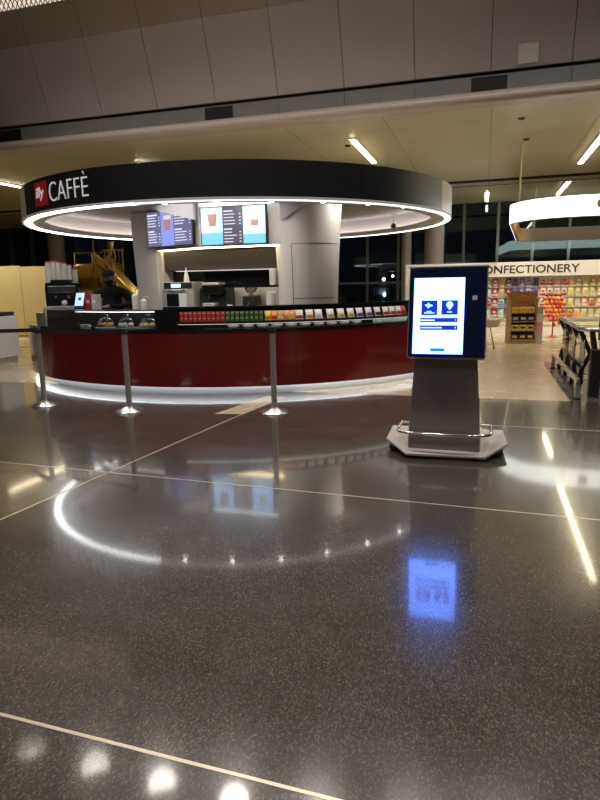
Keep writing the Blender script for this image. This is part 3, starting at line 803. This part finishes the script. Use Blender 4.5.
for i, (x, y, h, lab) in enumerate(((-2.44, 9.16, .30, 'taller white pump bottle on ledge by left pillar'), (-2.30, 9.10, .19, 'shorter white pump bottle on ledge by left pillar'))):
    r = root('pump_bottle', lab, 'bottle', (x, y, LZ), R(10), 'pump bottles on the ledge')
    MB().lathe([(.045, 0), (.05, .02), (.05, h*.7), (.02, h*.8), (.02, h*.86)], 16).build('bottle_body', 'p_white', r, smooth=True)
    MB().tube([(0, 0, h*.84), (0, 0, h), (.06, -.02, h), (.07, -.02, h-.03)], .011, 6).build('pump', 'p_cream', r)
r = root('cable_coil', 'blue and white coil hanging on the ledge beside pump bottles', 'coil', (-2.16, 8.98, .99), R(10))
MB().tube([(.07*math.cos(t*.7), .006*t-.06, .07*math.sin(t*.7)) for t in range(22)], .010, 6).build('coil', 'p_teal', r, smooth=True)
box('plug', 'p_blue', (-.03, .03, -.09, -.05, -.05, .05), r, .006)

# ------------------------------------------------------------------ barista
per = root('person', 'barista in black cap, mask and black top behind left counter', 'person', (-3.09, 10.24, 0), R(-14)); per.scale = (1.17, 1.06, 1.0)
def skin(name, chains, material, parent, sub=2, T=None):
    """chains of (point, radius) sharing exact points grow into one continuous body"""
    vs = []; rs = []; es = []; idx = {}
    for ch in chains:
        last = None
        for p, rad in ch:
            key = tuple(round(c, 4) for c in p)
            if key not in idx: idx[key] = len(vs); vs.append(p); rs.append(rad)
            k = idx[key]
            if last is not None and last != k: es.append((last, k))
            last = k
    me = bpy.data.meshes.new(name); me.from_pydata(vs, es, []); me.update()
    o = bpy.data.objects.new(name, me); COL.objects.link(o); o.parent = parent
    bpy.context.view_layer.objects.active = o
    sk = o.modifiers.new('skin', 'SKIN'); sk.use_smooth_shade = True
    if not me.skin_vertices: 
        bpy.ops.object.modifier_add({'object': o}, type='SKIN') if False else None
    for i, sv in enumerate(me.skin_vertices[0].data):
        sv.radius = (rs[i], rs[i]) if not isinstance(rs[i], tuple) else rs[i]
        sv.use_root = (i == 0)
    sb = o.modifiers.new('sub', 'SUBSURF'); sb.levels = sub; sb.render_levels = sub
    me.materials.append(M[material])
    return o
body = skin('body', [
    [((0, 0, .95), (.16, .12)), ((0, -.01, 1.12), (.15, .11)), ((0, -.03, 1.30), (.17, .11)), ((0, -.045, 1.42), (.13, .09)), ((0, -.06, 1.50), .055), ((0, -.075, 1.56), .05)],
    [((0, 0, .95), (.16, .12)), ((-.10, 0, .88), .10), ((-.11, -.01, .50), .07), ((-.11, .02, .10), .045), ((-.11, -.10, .04), .04)],
    [((0, 0, .95), (.16, .12)), ((.10, 0, .88), .10), ((.11, -.01, .50), .07), ((.11, .02, .10), .045), ((.11, -.10, .04), .04)],
    [((0, -.045, 1.42), (.13, .09)), ((-.22, -.03, 1.39), .075), ((-.28, -.06, 1.20), .05), ((-.20, -.26, 1.17), .04), ((-.15, -.33, 1.19), .032)],
    [((0, -.045, 1.42), (.13, .09)), ((.22, -.03, 1.39), .075), ((.29, -.05, 1.20), .05), ((.20, -.24, 1.16), .04), ((.13, -.33, 1.17), .032)],
], 'cloth_black', per)
def hand(x, y, z, sgn):
    ch = [[((x, y+.02, z), .028), ((x-sgn*.015, y-.05, z+.005), (.034, .018))]]
    w = (x-sgn*.015, y-.05, z+.005)
    for j, (dx, L) in enumerate(((-.028, .055), (-.010, .066), (.009, .062), (.026, .048))):
        ch.append([(w, (.034, .018)), ((w[0]+dx, y-.075, z+.008), .010), ((w[0]+dx, y-.075-L*.6, z+.004), .009), ((w[0]+dx*.9, y-.075-L, z-.014), .008)])
    ch.append([((x, y+.02, z), .028), ((x-sgn*.042, y-.025, z+.008), .011), ((x-sgn*.052, y-.06, z+.004), .009)])
    return skin('hand', ch, 'skin', per, 1)
hand(-.14, -.36, 1.19, -1); hand(.12, -.36, 1.172, 1)
T = Matrix.Translation((0, -.085, 1.625)) @ Matrix.Rotation(R(12), 4, 'X') @ Matrix.Rotation(R(14), 4, 'Z')
hd_ = MB()
loops = []
for k in range(1, 12):
    t = k/12; z = -.115+.23*t
    w = .074*math.sin(PI*t)**.55*(.80+.25*t); d_ = .092*math.sin(PI*t)**.5*(.86+.16*t)
    loops.append([(w*math.cos(a), d_*math.sin(a)-(.012 if t < .4 else 0), z) for a in [2*PI*i/20 for i in range(20)]])
hd_.loft(loops, True, T)
hd_.add([(-.014, -.088, -.02), (.014, -.088, -.02), (0, -.118, -.022), (0, -.09, .035)], [(0, 1, 2), (0, 2, 3), (1, 3, 2)], T)
for s in (-1, 1): hd_.ball((s*.076, .008, .0), .012, .022, .032, 8, 6, T)
hd_.tube([(0, .0, -.14), (0, .0, -.08)], .05, 12, False, T)
head = hd_.build('head', 'skin', per, smooth=True)
for s in (-1, 1): MB().ball((s*.03, -.080, .012), .012, .008, .007, 8, 6, T).build('eye', 'p_dark', head, smooth=True)
mk = MB(); mk.ball((0, -.045, -.052), .066, .062, .052, 14, 8, T); mk.build('face_mask', 'cloth_charcoal', per, smooth=True)
hr = MB(); hr.ball((0, .025, .022), .086, .085, .095, 16, 8, T); hr.ball((0, .085, -.03), .05, .04, .06, 12, 6, T); hr.build('hair', 'p_dark', per, smooth=True)
cp_ = MB(); cp_.ball((0, .004, .072), .090, .108, .062, 18, 8, T)
cp_.loft([[(.07*math.cos(a), -.075+(-.09)*max(0, math.sin(a)), .052+dz-.02*math.sin(a)) for a in [PI*i/10 for i in range(11)]] for dz in (0, .008)], True, T)
cp_.build('cap', 'cloth_black', per, smooth=True)
ap = MB(); ap.loft([[(-.14, -.145, .70), (.14, -.145, .70), (.14, -.135, .70), (-.14, -.135, .70)], [(-.13, -.15, 1.1), (.13, -.15, 1.1), (.13, -.13, 1.1), (-.13, -.13, 1.1)], [(-.08, -.155, 1.34), (.08, -.155, 1.34), (.08, -.14, 1.34), (-.08, -.14, 1.34)]])
ap.build('apron', 'cloth_charcoal', per)

# ------------------------------------------------------------------ queue posts
posts = ((-3.277, 7.595, 'steel queue post at the left with black belt fixed to its top'), (-2.058, 7.121, 'steel queue post in the middle, in front of clear cake domes'), (-.301, 6.893, 'steel queue post at the right, in front of green snack boxes'))
def make_post():
    r = root('queue_post', None, 'queue post')
    MB().lathe([(.165, 0), (.165, .008), (.15, .018), (.08, .045), (.05, .062), (.034, .066)], 32).build('base', 'steel', r, smooth=True)
    MB().lathe([(.033, .06), (.033, .93)], 24).build('pole', 'post_steel', r, smooth=True)
    h = MB().lathe([(.037, .925), (.038, .93), (.038, .995), (.034, 1.0)], 24).build('head', 'black', r, smooth=True)
    for a in (0, 90, 180, 270):
        T = Matrix.Rotation(R(a), 4, 'Z')
        box('belt_slot', 'rubber', (-.018, .018, -.042, -.03, .935, .99), h, .003, T=T)
    return r
p0 = make_post()
for i, (x, y, lab) in enumerate(posts):
    o = p0 if i == 0 else copy_tree(p0)
    o.location = (x, y, 0); o['label'] = lab; o['group'] = 'queue posts round the cafe'; o.rotation_euler = (0, 0, R(20))
def belt(a, b, lab):
    a = Vector(a); b = Vector(b); d = (b-a).normalized(); s = Vector((-d.y, d.x, 0))*.0015
    mb = MB(); L = 12; loops = []
    for i in range(L+1):
        p = a.lerp(b, i/L); sag = -.02*math.sin(PI*i/L)
        loops.append([tuple(p-s+Vector((0, 0, sag-.024))), tuple(p+s+Vector((0, 0, sag-.024))), tuple(p+s+Vector((0, 0, sag+.024))), tuple(p-s+Vector((0, 0, sag+.024)))])
    tag(mb.loft(loops).build('barrier_belt', 'belt'), lab, 'belt', 'black queue belts')
dl = Vector((-5.3, 8.2, .965))
belt(dl, (-3.277-.041, 7.595+.008, .965), 'black belt running out of view from the left queue post')
dAB = (Vector((-2.058, 7.121, .965))-Vector((-3.277, 7.595, .965))).normalized()*.045
belt(Vector((-3.277, 7.595, .965))+dAB, Vector((-2.058, 7.121, .965))-dAB, 'black belt stretched between left and middle queue posts')

# ------------------------------------------------------------------ information kiosk
kio = root('information_kiosk', 'grey floor standing touch screen kiosk on wheeled base plate', 'kiosk', gn(-.29, 5.35), GR)
def octa(lo, g_=0.0): return [(-.30-g_*.4, -.40-g_, .028+lo), (.345+g_*.4, -.375-g_, .028+lo), (.525+g_, -.09, .072+lo), (.50+g_, .40+g_, .072+lo), (-.52-g_, .39+g_, .072+lo), (-.51-g_, -.09, .072+lo)]
MB().loft([octa(0, -.01), octa(.008), octa(.022), octa(.03, -.012)]).build('base_plate', 'kiosk_plate', kio)
for x, y in ((-.43, -.17), (.445, -.17), (-.43, .32), (.43, .32)):
    c = MB().lathe([(.032, -.024), (.036, -.014), (.036, .014), (.032, .024)], 18, Matrix.Translation((x, y, .036)) @ Matrix.Rotation(PI/2, 4, 'Y')).build('caster', 'rubber', kio, smooth=True)
    box('fork', 'black', (x-.04, x+.04, y-.03, y+.07, .025, .062), c, .004)
MB().loft([[(-.295, -.30, .06), (.300, -.30, .06), (.30, .12, .06), (-.295, .12, .06)], [(-.29, -.305, .25), (.292, -.305, .25), (.29, .12, .25), (-.29, .12, .25)],
           [(-.245, -.28, .93), (.247, -.28, .93), (.245, .06, .93), (-.245, .06, .93)]]).build('pedestal', 'kiosk_column', kio, bevel=.012)
rail = []
for a in [R(180+180*i/14) for i in range(15)]:
    sx = math.copysign(abs(math.cos(a))**.55, math.cos(a)); sy = -abs(math.sin(a))**.45
    rail.append((.385*sx, -.20+.20*sy, .225))
rail = [(-.385, .02, .225), (-.385, -.10, .225)]+rail+[(.385, -.10, .225), (.385, .02, .225)]
MB().tube(rail, .014, 10).build('foot_rail', 'chrome', kio, smooth=True)
for x in (-.33, .33): MB().tube([(x*1.16, .0, .225), (x*.86, .0, .225)], .011, 8).build('rail_bracket', 'steel', kio)
# head, tilted back
hx0, hx1 = -.296, .306
Th = Matrix.Translation((0, -.40, .868)) @ Matrix.Rotation(R(-9.5), 4, 'X')
HH = .712
box('head_shell', 'kiosk_shell', (hx0-.008, hx1+.008, .01, .15, -.012, HH+.012), kio, .02, T=Th)
box('front_glass', 'navy_glass', (hx0, hx1, -.006, .012, .0, HH), kio, .008, T=Th)
box('top_cap', 'kiosk_plate', (hx0-.01, hx1+.01, -.01, .155, HH+.004, HH+.024), kio, .008, T=Th)
sx0, sx1, sz0, sz1 = -.258, .138, .026, .636
scr = box('screen', 'scr_white', (sx0, sx1, -.0085, -.005, sz0, sz1), kio, T=Th)
def sp(fx, fz): return sx0+(sx1-sx0)*fx, sz1-(sz1-sz0)*fz
def tile(name, m, fx0, fx1, fz0, fz1, par=scr, y=-.0105, T_=None):
    x0, za = sp(fx0, fz0); x1, zb_ = sp(fx1, fz1)
    return box(name, m, (x0, x1, y, -.008, zb_, za), par, T=Th)
t1 = tile('tile_button', 'scr_blue', .155, .475, .295, .49)
t2 = tile('tile_button', 'scr_blue', .555, .88, .295, .485)
t3 = tile('bar_button', 'scr_blue', .14, .885, .525, .582)
t4 = tile('bar_button', 'scr_blue', .135, .885, .622, .685)
tile('pill_button', 'scr_teal', .36, .645, .925, .965)
tile('corner_icon', 'menu_white', .84, .92, .915, .965)
def glyph(polys, par=scr, m='scr_white'):
    mb = MB()
    for pl in polys:
        pts = [sp(*p) for p in pl]
        mb.loft([[(x, -.0125, z) for x, z in pts], [(x, -.0100, z) for x, z in pts]], True, Th)
    return mb.build('screen_icon', m, par)
# aeroplane, map pin, captions and arrows on the buttons
glyph([[(.235, .362), (.25, .352), (.36, .352), (.385, .362), (.36, .372), (.25, .372)], [(.30, .355), (.275, .328), (.295, .328), (.335, .355)], [(.30, .37), (.275, .396), (.295, .396), (.335, .37)], [(.245, .36), (.228, .345), (.24, .345), (.265, .36)]])
glyph([[(.265, .436), (.365, .436), (.365, .444), (.265, .444)], [(.215, .456), (.42, .456), (.42, .464), (.215, .464)]])
glyph([[(.717+.065*math.cos(a), .352+.038*math.sin(a)) for a in [R(150+240*i/12) for i in range(13)]]+[(.717, .425)]])
glyph([[(.67, .444), (.765, .444), (.765, .454), (.67, .454)]])
glyph([[(.155, .550), (.43, .550), (.43, .562), (.155, .562)], [(.83, .542), (.85, .553), (.83, .565), (.838, .553)]])
glyph([[(.155, .648), (.575, .648), (.575, .660), (.155, .660)], [(.83, .64), (.855, .653), (.83, .667), (.838, .653)]])
MB().lathe([(.016, -.003), (.016, 0)], 20, Th @ Matrix.Translation((.218, -.006, .535)) @ Matrix.Rotation(PI/2, 4, 'X')).build('camera_lens', 'black_gloss', kio)
box('sensor_block', 'p_grey', (.200, .237, -.012, -.005, .455, .49), kio, .004, T=Th)

# ------------------------------------------------------------------ confectionery wall
gw = root('confectionery_wall', 'white sweet shop display wall topped by CONFECTIONERY lettering', 'display wall', gn(2.2, 17.9), GR)
U0 = -4.38                      # left end in this wall's own frame
box('sign_board', 'white', (U0, 5, 0, .10, 1.56, 1.95), gw)
box('back_panel', 'p_white', (U0+.06, 5, .30, .36, .30, 1.56), gw)
box('end_frame', 'white', (U0-.02, U0+.10, -.04, .42, .0, 1.95), gw)
box('end_light', 'green_glow', (U0+.10, U0+.16, -.01, .04, .7, 1.85), gw)
box('base_shelf', 'white', (U0+.1, 5, -.30, .36, .0, .30), gw)
box('shelf_edge', 'p_cream', (U0+.1, 5, -.32, -.29, .25, .33), gw)
me = text_mesh('CONFECTIONERY', 1.0, .004, bold=.012)
fit_text(me, -2.49, .205, 1.645, 1.862, lambda x, z, d: Vector((x, -.006-d, z))); link_mesh('lettering', me, 'letter_dark', gw)
cols = ['p_teal', 'p_dred', 'p_tan', 'p_maroon', 'p_purple', 'p_purple', 'p_lilac', 'p_purple', 'p_white', 'p_white', 'p_white', 'p_white', 'p_cream', 'p_olive', 'p_cream', 'p_olive', 'p_gold']
band = ['p_white', 'p_white', 'p_gold', 'p_teal', 'p_dark', 'p_lilac', 'p_purple', 'p_dark', 'p_red', 'p_red', 'p_pink', 'p_red', 'p_yellow', 'p_white', 'p_yellow', 'p_cream', 'p_white']
nmc = ['pale teal', 'dark red and white', 'tan and gold', 'maroon and teal', 'purple and black', 'purple and lilac', 'lilac and purple', 'deep purple', 'white and red', 'white and red', 'white and pink', 'white and red', 'cream and yellow', 'olive and white', 'cream and gold', 'olive and cream', 'gold and white']
alt = {(2, 0): ('p_grey', 'p_dred', 'grey and dark red'), (2, 2): ('p_teal', 'p_blue', 'teal and blue'), (3, 2): ('p_teal', 'p_white', 'teal and white'), (1, 3): ('p_maroon', 'p_pink', 'maroon and pink'),
       (2, 4): ('p_orange', 'p_white', 'orange and white'), (3, 5): ('p_pink', 'p_white', 'pink and white'), (2, 14): ('p_pink', 'p_white', 'pink and white'), (2, 15): ('p_tan', 'p_red', 'tan and red'), (3, 12): ('p_gold', 'p_red', 'gold and red'), (3, 13): ('p_cream', 'p_orange', 'cream and orange')}
rows = [1.38, 1.10, .82, .52]
pouch_cache = {}
for ri, zb_ in enumerate(rows):
    for ci in range(17):
        b, c, nm = cols[ci], band[ci], nmc[ci]
        if (ri, ci) in alt: b, c, nm = alt[(ri, ci)]
        key = (b, c)
        if key not in pouch_cache:
            o = pouch('sweet_pouch', b, c, 'sweets pouch', .150, .245, .07); pouch_cache[key] = o
        else: o = copy_tree(pouch_cache[key])
        u = .10+.178*ci+(.02 if ci > 7 else 0)
        zz = zb_-.10
        o.location = gn(u, 17.9+.24, zz); o.rotation_euler = (0, 0, GR)
        o['label'] = '%s pouch, %s row down, %s across from the kiosk, on sweets wall' % (nm, ordn[ri], ordn[ci]); o['group'] = 'pouches hung on the confectionery wall'
mb = MB()
for zb_ in rows:
    mb.box(-2.2, 5, .20, .30, zb_-.118, zb_-.104)
mb.build('shelf', 'p_grey', gw)

# brown display stand
st = root('display_stand', 'brown wooden sweets stand with printed header before the confectionery wall', 'display stand', (5.24, 14.25, 0), R(-6))
for x in (-.30, .27): box('side_panel', 'wood_brown', (x, x+.03, -.22, .22, 0, 1.02), st, .004)
box('back_panel', 'wood_brown', (-.30, .30, .19, .22, 0, 1.18), st)
hdr = box('header', 'wood_brown', (-.31, .31, -.10, -.06, .90, 1.20), st, .006)
MB().ball((0, -.102, 1.06), .13, .006, .05).build('header_print', 'p_rust', hdr, smooth=True)
box('header_text', 'p_dred', (-.15, .15, -.105, -.098, .945, .965), hdr)
for z in (.10, .31, .52, .72): box('shelf', 'wood_brown', (-.27, .27, -.21, .19, z-.02, z), st)
box('shelf_plinth', 'wood_brown', (-.27, .27, -.20, .19, 0, .08), st)
Ts = Matrix.Translation((5.24, 14.25, 0)) @ Matrix.Rotation(R(-6), 4, 'Z')
tiers = [(.10, 'p_dark', 'p_gold', 'dark brown'), (.31, 'p_yellow', 'p_dark', 'yellow'), (.52, 'p_dark', 'p_grey', 'black'), (.72, 'p_yellow', 'p_orange', 'bright yellow')]
for ti, (z, b, c, nm) in enumerate(tiers):
    t = root('chocolate_box', None, 'chocolate box')
    box('carton', b, (-.078, .078, -.06, .06, 0, .125), t, .005)
    box('label_patch', c, (-.055, .055, -.063, -.059, .04, .09), t)
    for i in range(3):
        o = t if i == 0 else copy_tree(t)
        o.location = Ts @ Vector((-.175+.175*i, -.13, z)); o.rotation_euler = (0, 0, R(-6))
        o['label'] = '%s chocolate box on stand, %s shelf up, %s' % (nm, ordn[ti], ('nearest the kiosk', 'middle of three', 'nearest the red balls')[i]); o['group'] = 'chocolate boxes on the brown stand'
for i, (z, m_, nm) in enumerate(((.0, 'p_grey', 'grey'), (.26, 'p_pink', 'pink'), (.52, 'p_white', 'white'), (.72, 'p_grey', 'pale grey'))):
    o = box('gift_box', m_, (-.07, .07, -.12, .12, 0, (.25, .25, .19, .16)[i]), None, .006)
    o.location = Ts @ Vector((.39, -.02, (0, .251, .502, .693)[i])); o.rotation_euler = (0, 0, R(-6))
    tag(o, '%s gift box stacked against brown stand, %s from the floor' % (nm, ordn[i]), 'gift box', 'gift boxes beside the brown stand')

# tree of red balls
bt = root('ball_tree', 'red and orange bauble cluster on slim stand before confectionery wall', 'ball display', (6.47, 15.5, 0))
MB().tube([(.05, 0, .02), (.05, 0, 1.05)], .018, 8).build('pole', 'p_dred', bt)
MB().lathe([(.11, 0), (.11, .015), (.03, .03)], 20).build('foot', 'p_dred', bt).location = (.05, 0, 0)
ix = 0
for k in range(6):
    for j in range(5):
        x = -.21+.105*j+.05*(k % 2); y = -.05-.05*math.cos((j-2)*.7)
        if k == 5 and j in (0, 4): continue
        MB().ball((x, y, .98-.105*k), .056, nu=12, nv=8).build('ball', ('p_rust', 'p_red', 'p_rust', 'p_orange')[(k*3+j) % 4], bt, smooth=True)
for j in range(4): MB().ball((-.16+.11*j, -.06, 1.07), .05, .04, .035).build('bow', 'p_maroon', bt, smooth=True)
MB().ball((.05, -.06, .32), .04, .04, .06).build('tassel', 'p_red', bt, smooth=True)
MB().ball((.20, -.04, .36), .045).build('ball', 'p_rust', bt, smooth=True)
# beige round table
tb = root('round_table', 'pale beige round table with thin legs half behind the kiosk', 'table', (3.98, 12.9, 0))
MB().lathe([(.26, .50), (.30, .56), (.31, .66), (.29, .675)], 30).build('tabletop', 'table_beige', tb, smooth=True)
for a in (20, 140, 260):
    MB().tube([(.12*math.cos(R(a)), .12*math.sin(R(a)), .51), (.26*math.cos(R(a)), .26*math.sin(R(a)), 0)], .013, 8).build('leg', 'steel_dark', tb)

# ------------------------------------------------------------------ hanging white sign
def rounded(u0, u1, n0, n1, ul, rc, rf, off=0.0):
    """plan of the hanging sign: near corner well rounded, far-left end set in by ul"""
    pts = []
    def arc_(cx, cy, r_, a0, a1, k=12):
        for i in range(k+1):
            a = R(a0+(a1-a0)*i/k); pts.append((cx+r_*math.cos(a), cy+r_*math.sin(a)))
    arc_(u0+rc, n0+rc, rc-off, 270, 180); arc_(u0+ul+rf, n1-rf, rf-off, 180, 90)
    arc_(u1-rf, n1-rf, rf-off, 90, 0); arc_(u1-rc, n0+rc, rc-off, 0, -90)
    return pts
sg = root('hanging_sign', 'large white lit oval sign hanging over the confectionery wall', 'sign', (0, 0, 0), GR)
SG = (.50, 8.5, 14.30, 22.9, .45, 1.3, .7)
o1 = rounded(*SG); i1 = rounded(*SG, .09); m1 = rounded(*SG, .012)
def wall_ring(a, b, z0, z1, name, mt, par):
    n = len(a)
    vs = [(x, y, z0) for x, y in a]+[(x, y, z0) for x, y in b]+[(x, y, z1) for x, y in b]+[(x, y, z1) for x, y in a]
    fs = []
    for i in range(n):
        j = (i+1) % n
        for k0, k1 in ((0, 1), (1, 2), (2, 3), (3, 0)): fs.append((k0*n+i, k0*n+j, k1*n+j, k1*n+i))
    mb = MB(); mb.add(vs, fs); return mb.build(name, mt, par, smooth=True)
SZ0, SZ1 = 2.75, 3.19
wall_ring(o1, m1, SZ0+.015, SZ1-.01, 'light_face', 'lightbox', sg)
wall_ring(m1, i1, SZ0, SZ1, 'inner_wall', 'panel_grey', sg)
i2 = rounded(*SG, .10)
a_, b_ = i1[8:20], i2[8:20]
mb = MB(); mb.loft([[(a[0], a[1], SZ0-.002), (b[0], b[1], SZ0-.002), (b[0], b[1], SZ1), (a[0], a[1], SZ1)] for a, b in zip(a_, b_)]); mb.build('gold_lit_end', 'gold_light_tint', sg, smooth=True)  # warm light on the white end wall, put in as gold colour
for u in (2.15, 3.2): box('seam', 'p_grey', (u-.3, u-.288, 14.285, 14.31, SZ0+.02, SZ1-.02), sg)
em = MB().lathe([(.108, 0), (.108, .012)], 28, Matrix.Translation((2.27, 14.29, 3.0)) @ Matrix.Rotation(PI/2, 4, 'X')).build('emblem', 'logo_orange', sg)
MB().lathe([(.065, .012), (.065, .018)], 24, Matrix.Translation((2.27, 14.29, 3.0)) @ Matrix.Rotation(PI/2, 4, 'X')).build('emblem_disc', 'p_white', em)
for u, n in ((.68, 15.2), (2.45, 14.36), (1.5, 22.3), (6, 14.36), (6, 22.85)):
    MB().tube([(u, n, SZ1-.02), (u, n, 4.5)], .022, 8).build('rod', 'p_cream', sg)

# ------------------------------------------------------------------ shop barrier at the right
br = root('glass_barrier', 'curved glass shop barrier with metal handrail and leaning dark posts', 'barrier', (0, 0, 0), GR)
hr_ = [(1.22, 10.95, .80), (1.22, 10.85, .835), (1.20, 9.6, .84), (1.19, 8.6, .84), (1.20, 8.40, .84), (1.26, 8.26, .84), (1.40, 8.22, .84), (2.2, 8.22, .84), (4.5, 8.22, .84)]
MB().tube(hr_, .03, 10).build('handrail', 'steel', br, smooth=True)
def bent_post(u, n, name='post'):
    pts = [(u+.02, n, 0), (u+.05, n, .3), (u+.14, n, .5), (u+.06, n, .68), (u, n, .82)]
    mb = MB()
    loops = [[(p[0]-.028, p[1]-.018, p[2]), (p[0]+.03, p[1]-.018, p[2]), (p[0]+.03, p[1]+.018, p[2]), (p[0]-.028, p[1]+.018, p[2])] for p in pts]
    mb.loft(loops); mb.build(name, 'black', br, bevel=.004)
for n in (10.8, 10.0, 9.25, 8.6): bent_post(1.21, n)
for u in (1.9, 2.7, 3.5):
    box('post', 'black', (u-.03, u+.03, 8.20, 8.25, 0, .82), br)
box('corner_post', 'black', (1.30, 1.42, 8.18, 8.32, 0, .60), br, .01)
MB().tube([(1.34, 8.24, .6), (1.30, 8.24, .82)], .035, 8).build('corner_bracket', 'black', br)
for a, b in ((8.45, 9.2), (9.3, 9.95), (10.05, 10.75)): box('pane', 'clear_glass', (1.255, 1.265, a, b, .12, .76), br)
for a, b in ((1.45, 1.86), (1.94, 2.66), (2.74, 3.46)): box('pane', 'clear_glass', (a, b, 8.225, 8.235, .12, .76), br)
bu = root('bumper_rail', 'low flat steel bumper rail on two short posts before barrier', 'bumper rail', (0, 0, 0), GR)
MB().loft([[(1.10+.02, n, z) for n, z in ((7.95, .20), (10.9, .20), (10.9, .265), (7.95, .265))], [(1.16, n, z) for n, z in ((7.95, .20), (10.9, .20), (10.9, .265), (7.95, .265))]]).build('rail', 'steel', bu, bevel=.006)
for n in (8.02, 10.82):
    box('post', 'post_steel', (1.115, 1.165, n-.05, n+.05, .02, .22), bu, .004); box('post_foot', 'black', (1.10, 1.18, n-.06, n+.06, 0, .02), bu)
sc = root('glass_shop_counter', 'dark shop counter with glass top case behind the barrier', 'counter', gn(2.9, 9.6), GR)
box('plinth', 'black', (-1.2, 2.2, -.8, .8, 0, .30), sc, .01)
box('cabinet', 'p_dark', (-1.15, 2.15, -.75, .75, .30, .52), sc)
for z in (.56, .72): box('shelf', 'p_cream', (-1.15, 2.15, -.72, .72, z, z+.02), sc)
box('case_glass', 'clear_glass', (-1.16, 2.16, -.77, -.76, .52, 1.02), sc)
box('case_glass', 'clear_glass', (-1.17, -1.16, -.76, .76, .52, 1.02), sc)
box('case_top', 'clear_glass', (-1.17, 2.16, -.77, .76, 1.02, 1.03), sc)
for x, y in ((-1.165, -.765), (-1.165, .76), (.4, -.765), (2.16, -.765)): box('case_post', 'black', (x-.012, x+.012, y-.012, y+.012, .52, 1.32), sc)
cb = box('chocolate_bar', 'p_gold', (-.09, .09, -.14, .14, 0, .08), None, .006)
k = 0
for z in (.741,):
    for i in range(8):
        o = cb if k == 0 else cb.copy()
        if k: COL.objects.link(o)
        o.location = gn(2.9-.95+.25*i, 9.6-.45, z); o.rotation_euler = (0, 0, GR); k += 1
        tag(o, 'gold wrapped chocolate pack inside the glass shop counter, %s from its left end' % ordn[i], 'chocolate pack', 'packs inside the glass shop counter')

# ------------------------------------------------------------------ lamps at the fixtures above, then spots that have no fixture
warm = (1.0, .83, .52)
for u, n, L, e in ((-2.82, 14.75, 2.7, 110), (2.3, 15.3, 6.0, 220), (-13.4, 15.7, 3.6, 240), (-8.3, 14.4, 1.1, 60), (2.4, 23.0, 3, 140), (-.05, 24.1, 2.4, 110), (6.6, 15.6, 6, 220)):
    lamp('SPOT', gn(u, n, 4.42), e*1.5, warm, .1, (0, 0, 0), R(92), 'ceiling_lamp')
for u in (-.5, 1.4, 3.3): lamp('SPOT', gn(u, 15.2, 4.4), 260, (1, .90, .68), .15, (R(38), 0, GR), R(80), 'shop_fill')  # added spots to brighten the sweets wall, no fixture
for u in (-18, -15): lamp('SPOT', gn(u, 13.5, 4.4), 330, (1, .82, .50), .15, (R(35), 0, GR), R(90), 'left_lamp')  # aimed at the hoarding, no fixture built
for i in range(1, 7):
    a = -23.4+10.95*i
    lamp('SPOT', ring(a, 3.78, ZB-.03), 5, (1, .96, .9), .03, (0, 0, 0), R(100), 'canopy_lamp')

for a, e in ((-46, 60), (-20, 40), (0, 34), (58, 34)):
    p = ring(a, 2.5, 2.90); v = Vector((CX, CY, 1.5))-p
    lamp('SPOT', p, e, (1, .94, .88), .06, v.to_track_quat('-Z', 'Y').to_euler(), R(100), 'canopy_fill')  # added to brighten the core, with no fitting in the soffit
w = bpy.data.worlds.new('night'); S.world = w; w.use_nodes = True
bg = w.node_tree.nodes['Background']; bg.inputs[0].default_value = (.25, .35, .6, 1); bg.inputs[1].default_value = .010

# ------------------------------------------------------------------ camera
cam = bpy.data.cameras.new('camera'); cam.sensor_fit = 'VERTICAL'; cam.sensor_height = 24.0; cam.lens = 24.0*602/800
cam.clip_end = 500
co = bpy.data.objects.new('camera', cam); COL.objects.link(co); S.camera = co
p, ro, hc = .1904, -.0194, 1.47
Fv = Vector((0, math.cos(p), -math.sin(p))); u0 = Vector((0, math.sin(p), math.cos(p))); r0 = Vector((1, 0, 0))
Rv = math.cos(ro)*r0+math.sin(ro)*u0; Uv = -math.sin(ro)*r0+math.cos(ro)*u0
co.matrix_world = Matrix(((Rv.x, Uv.x, -Fv.x, 0), (Rv.y, Uv.y, -Fv.y, 0), (Rv.z, Uv.z, -Fv.z, hc), (0, 0, 0, 1)))
S.view_settings.view_transform = 'Standard'; S.view_settings.look = 'None'
S.view_settings.gamma = 1.0; S.view_settings.use_curve_mapping = False
S.view_settings.exposure = 0.15
S.cycles.use_denoising = True
S.cycles.sample_clamp_indirect = 8.0
S.cycles.max_bounces = 8; S.cycles.transparent_max_bounces = 12
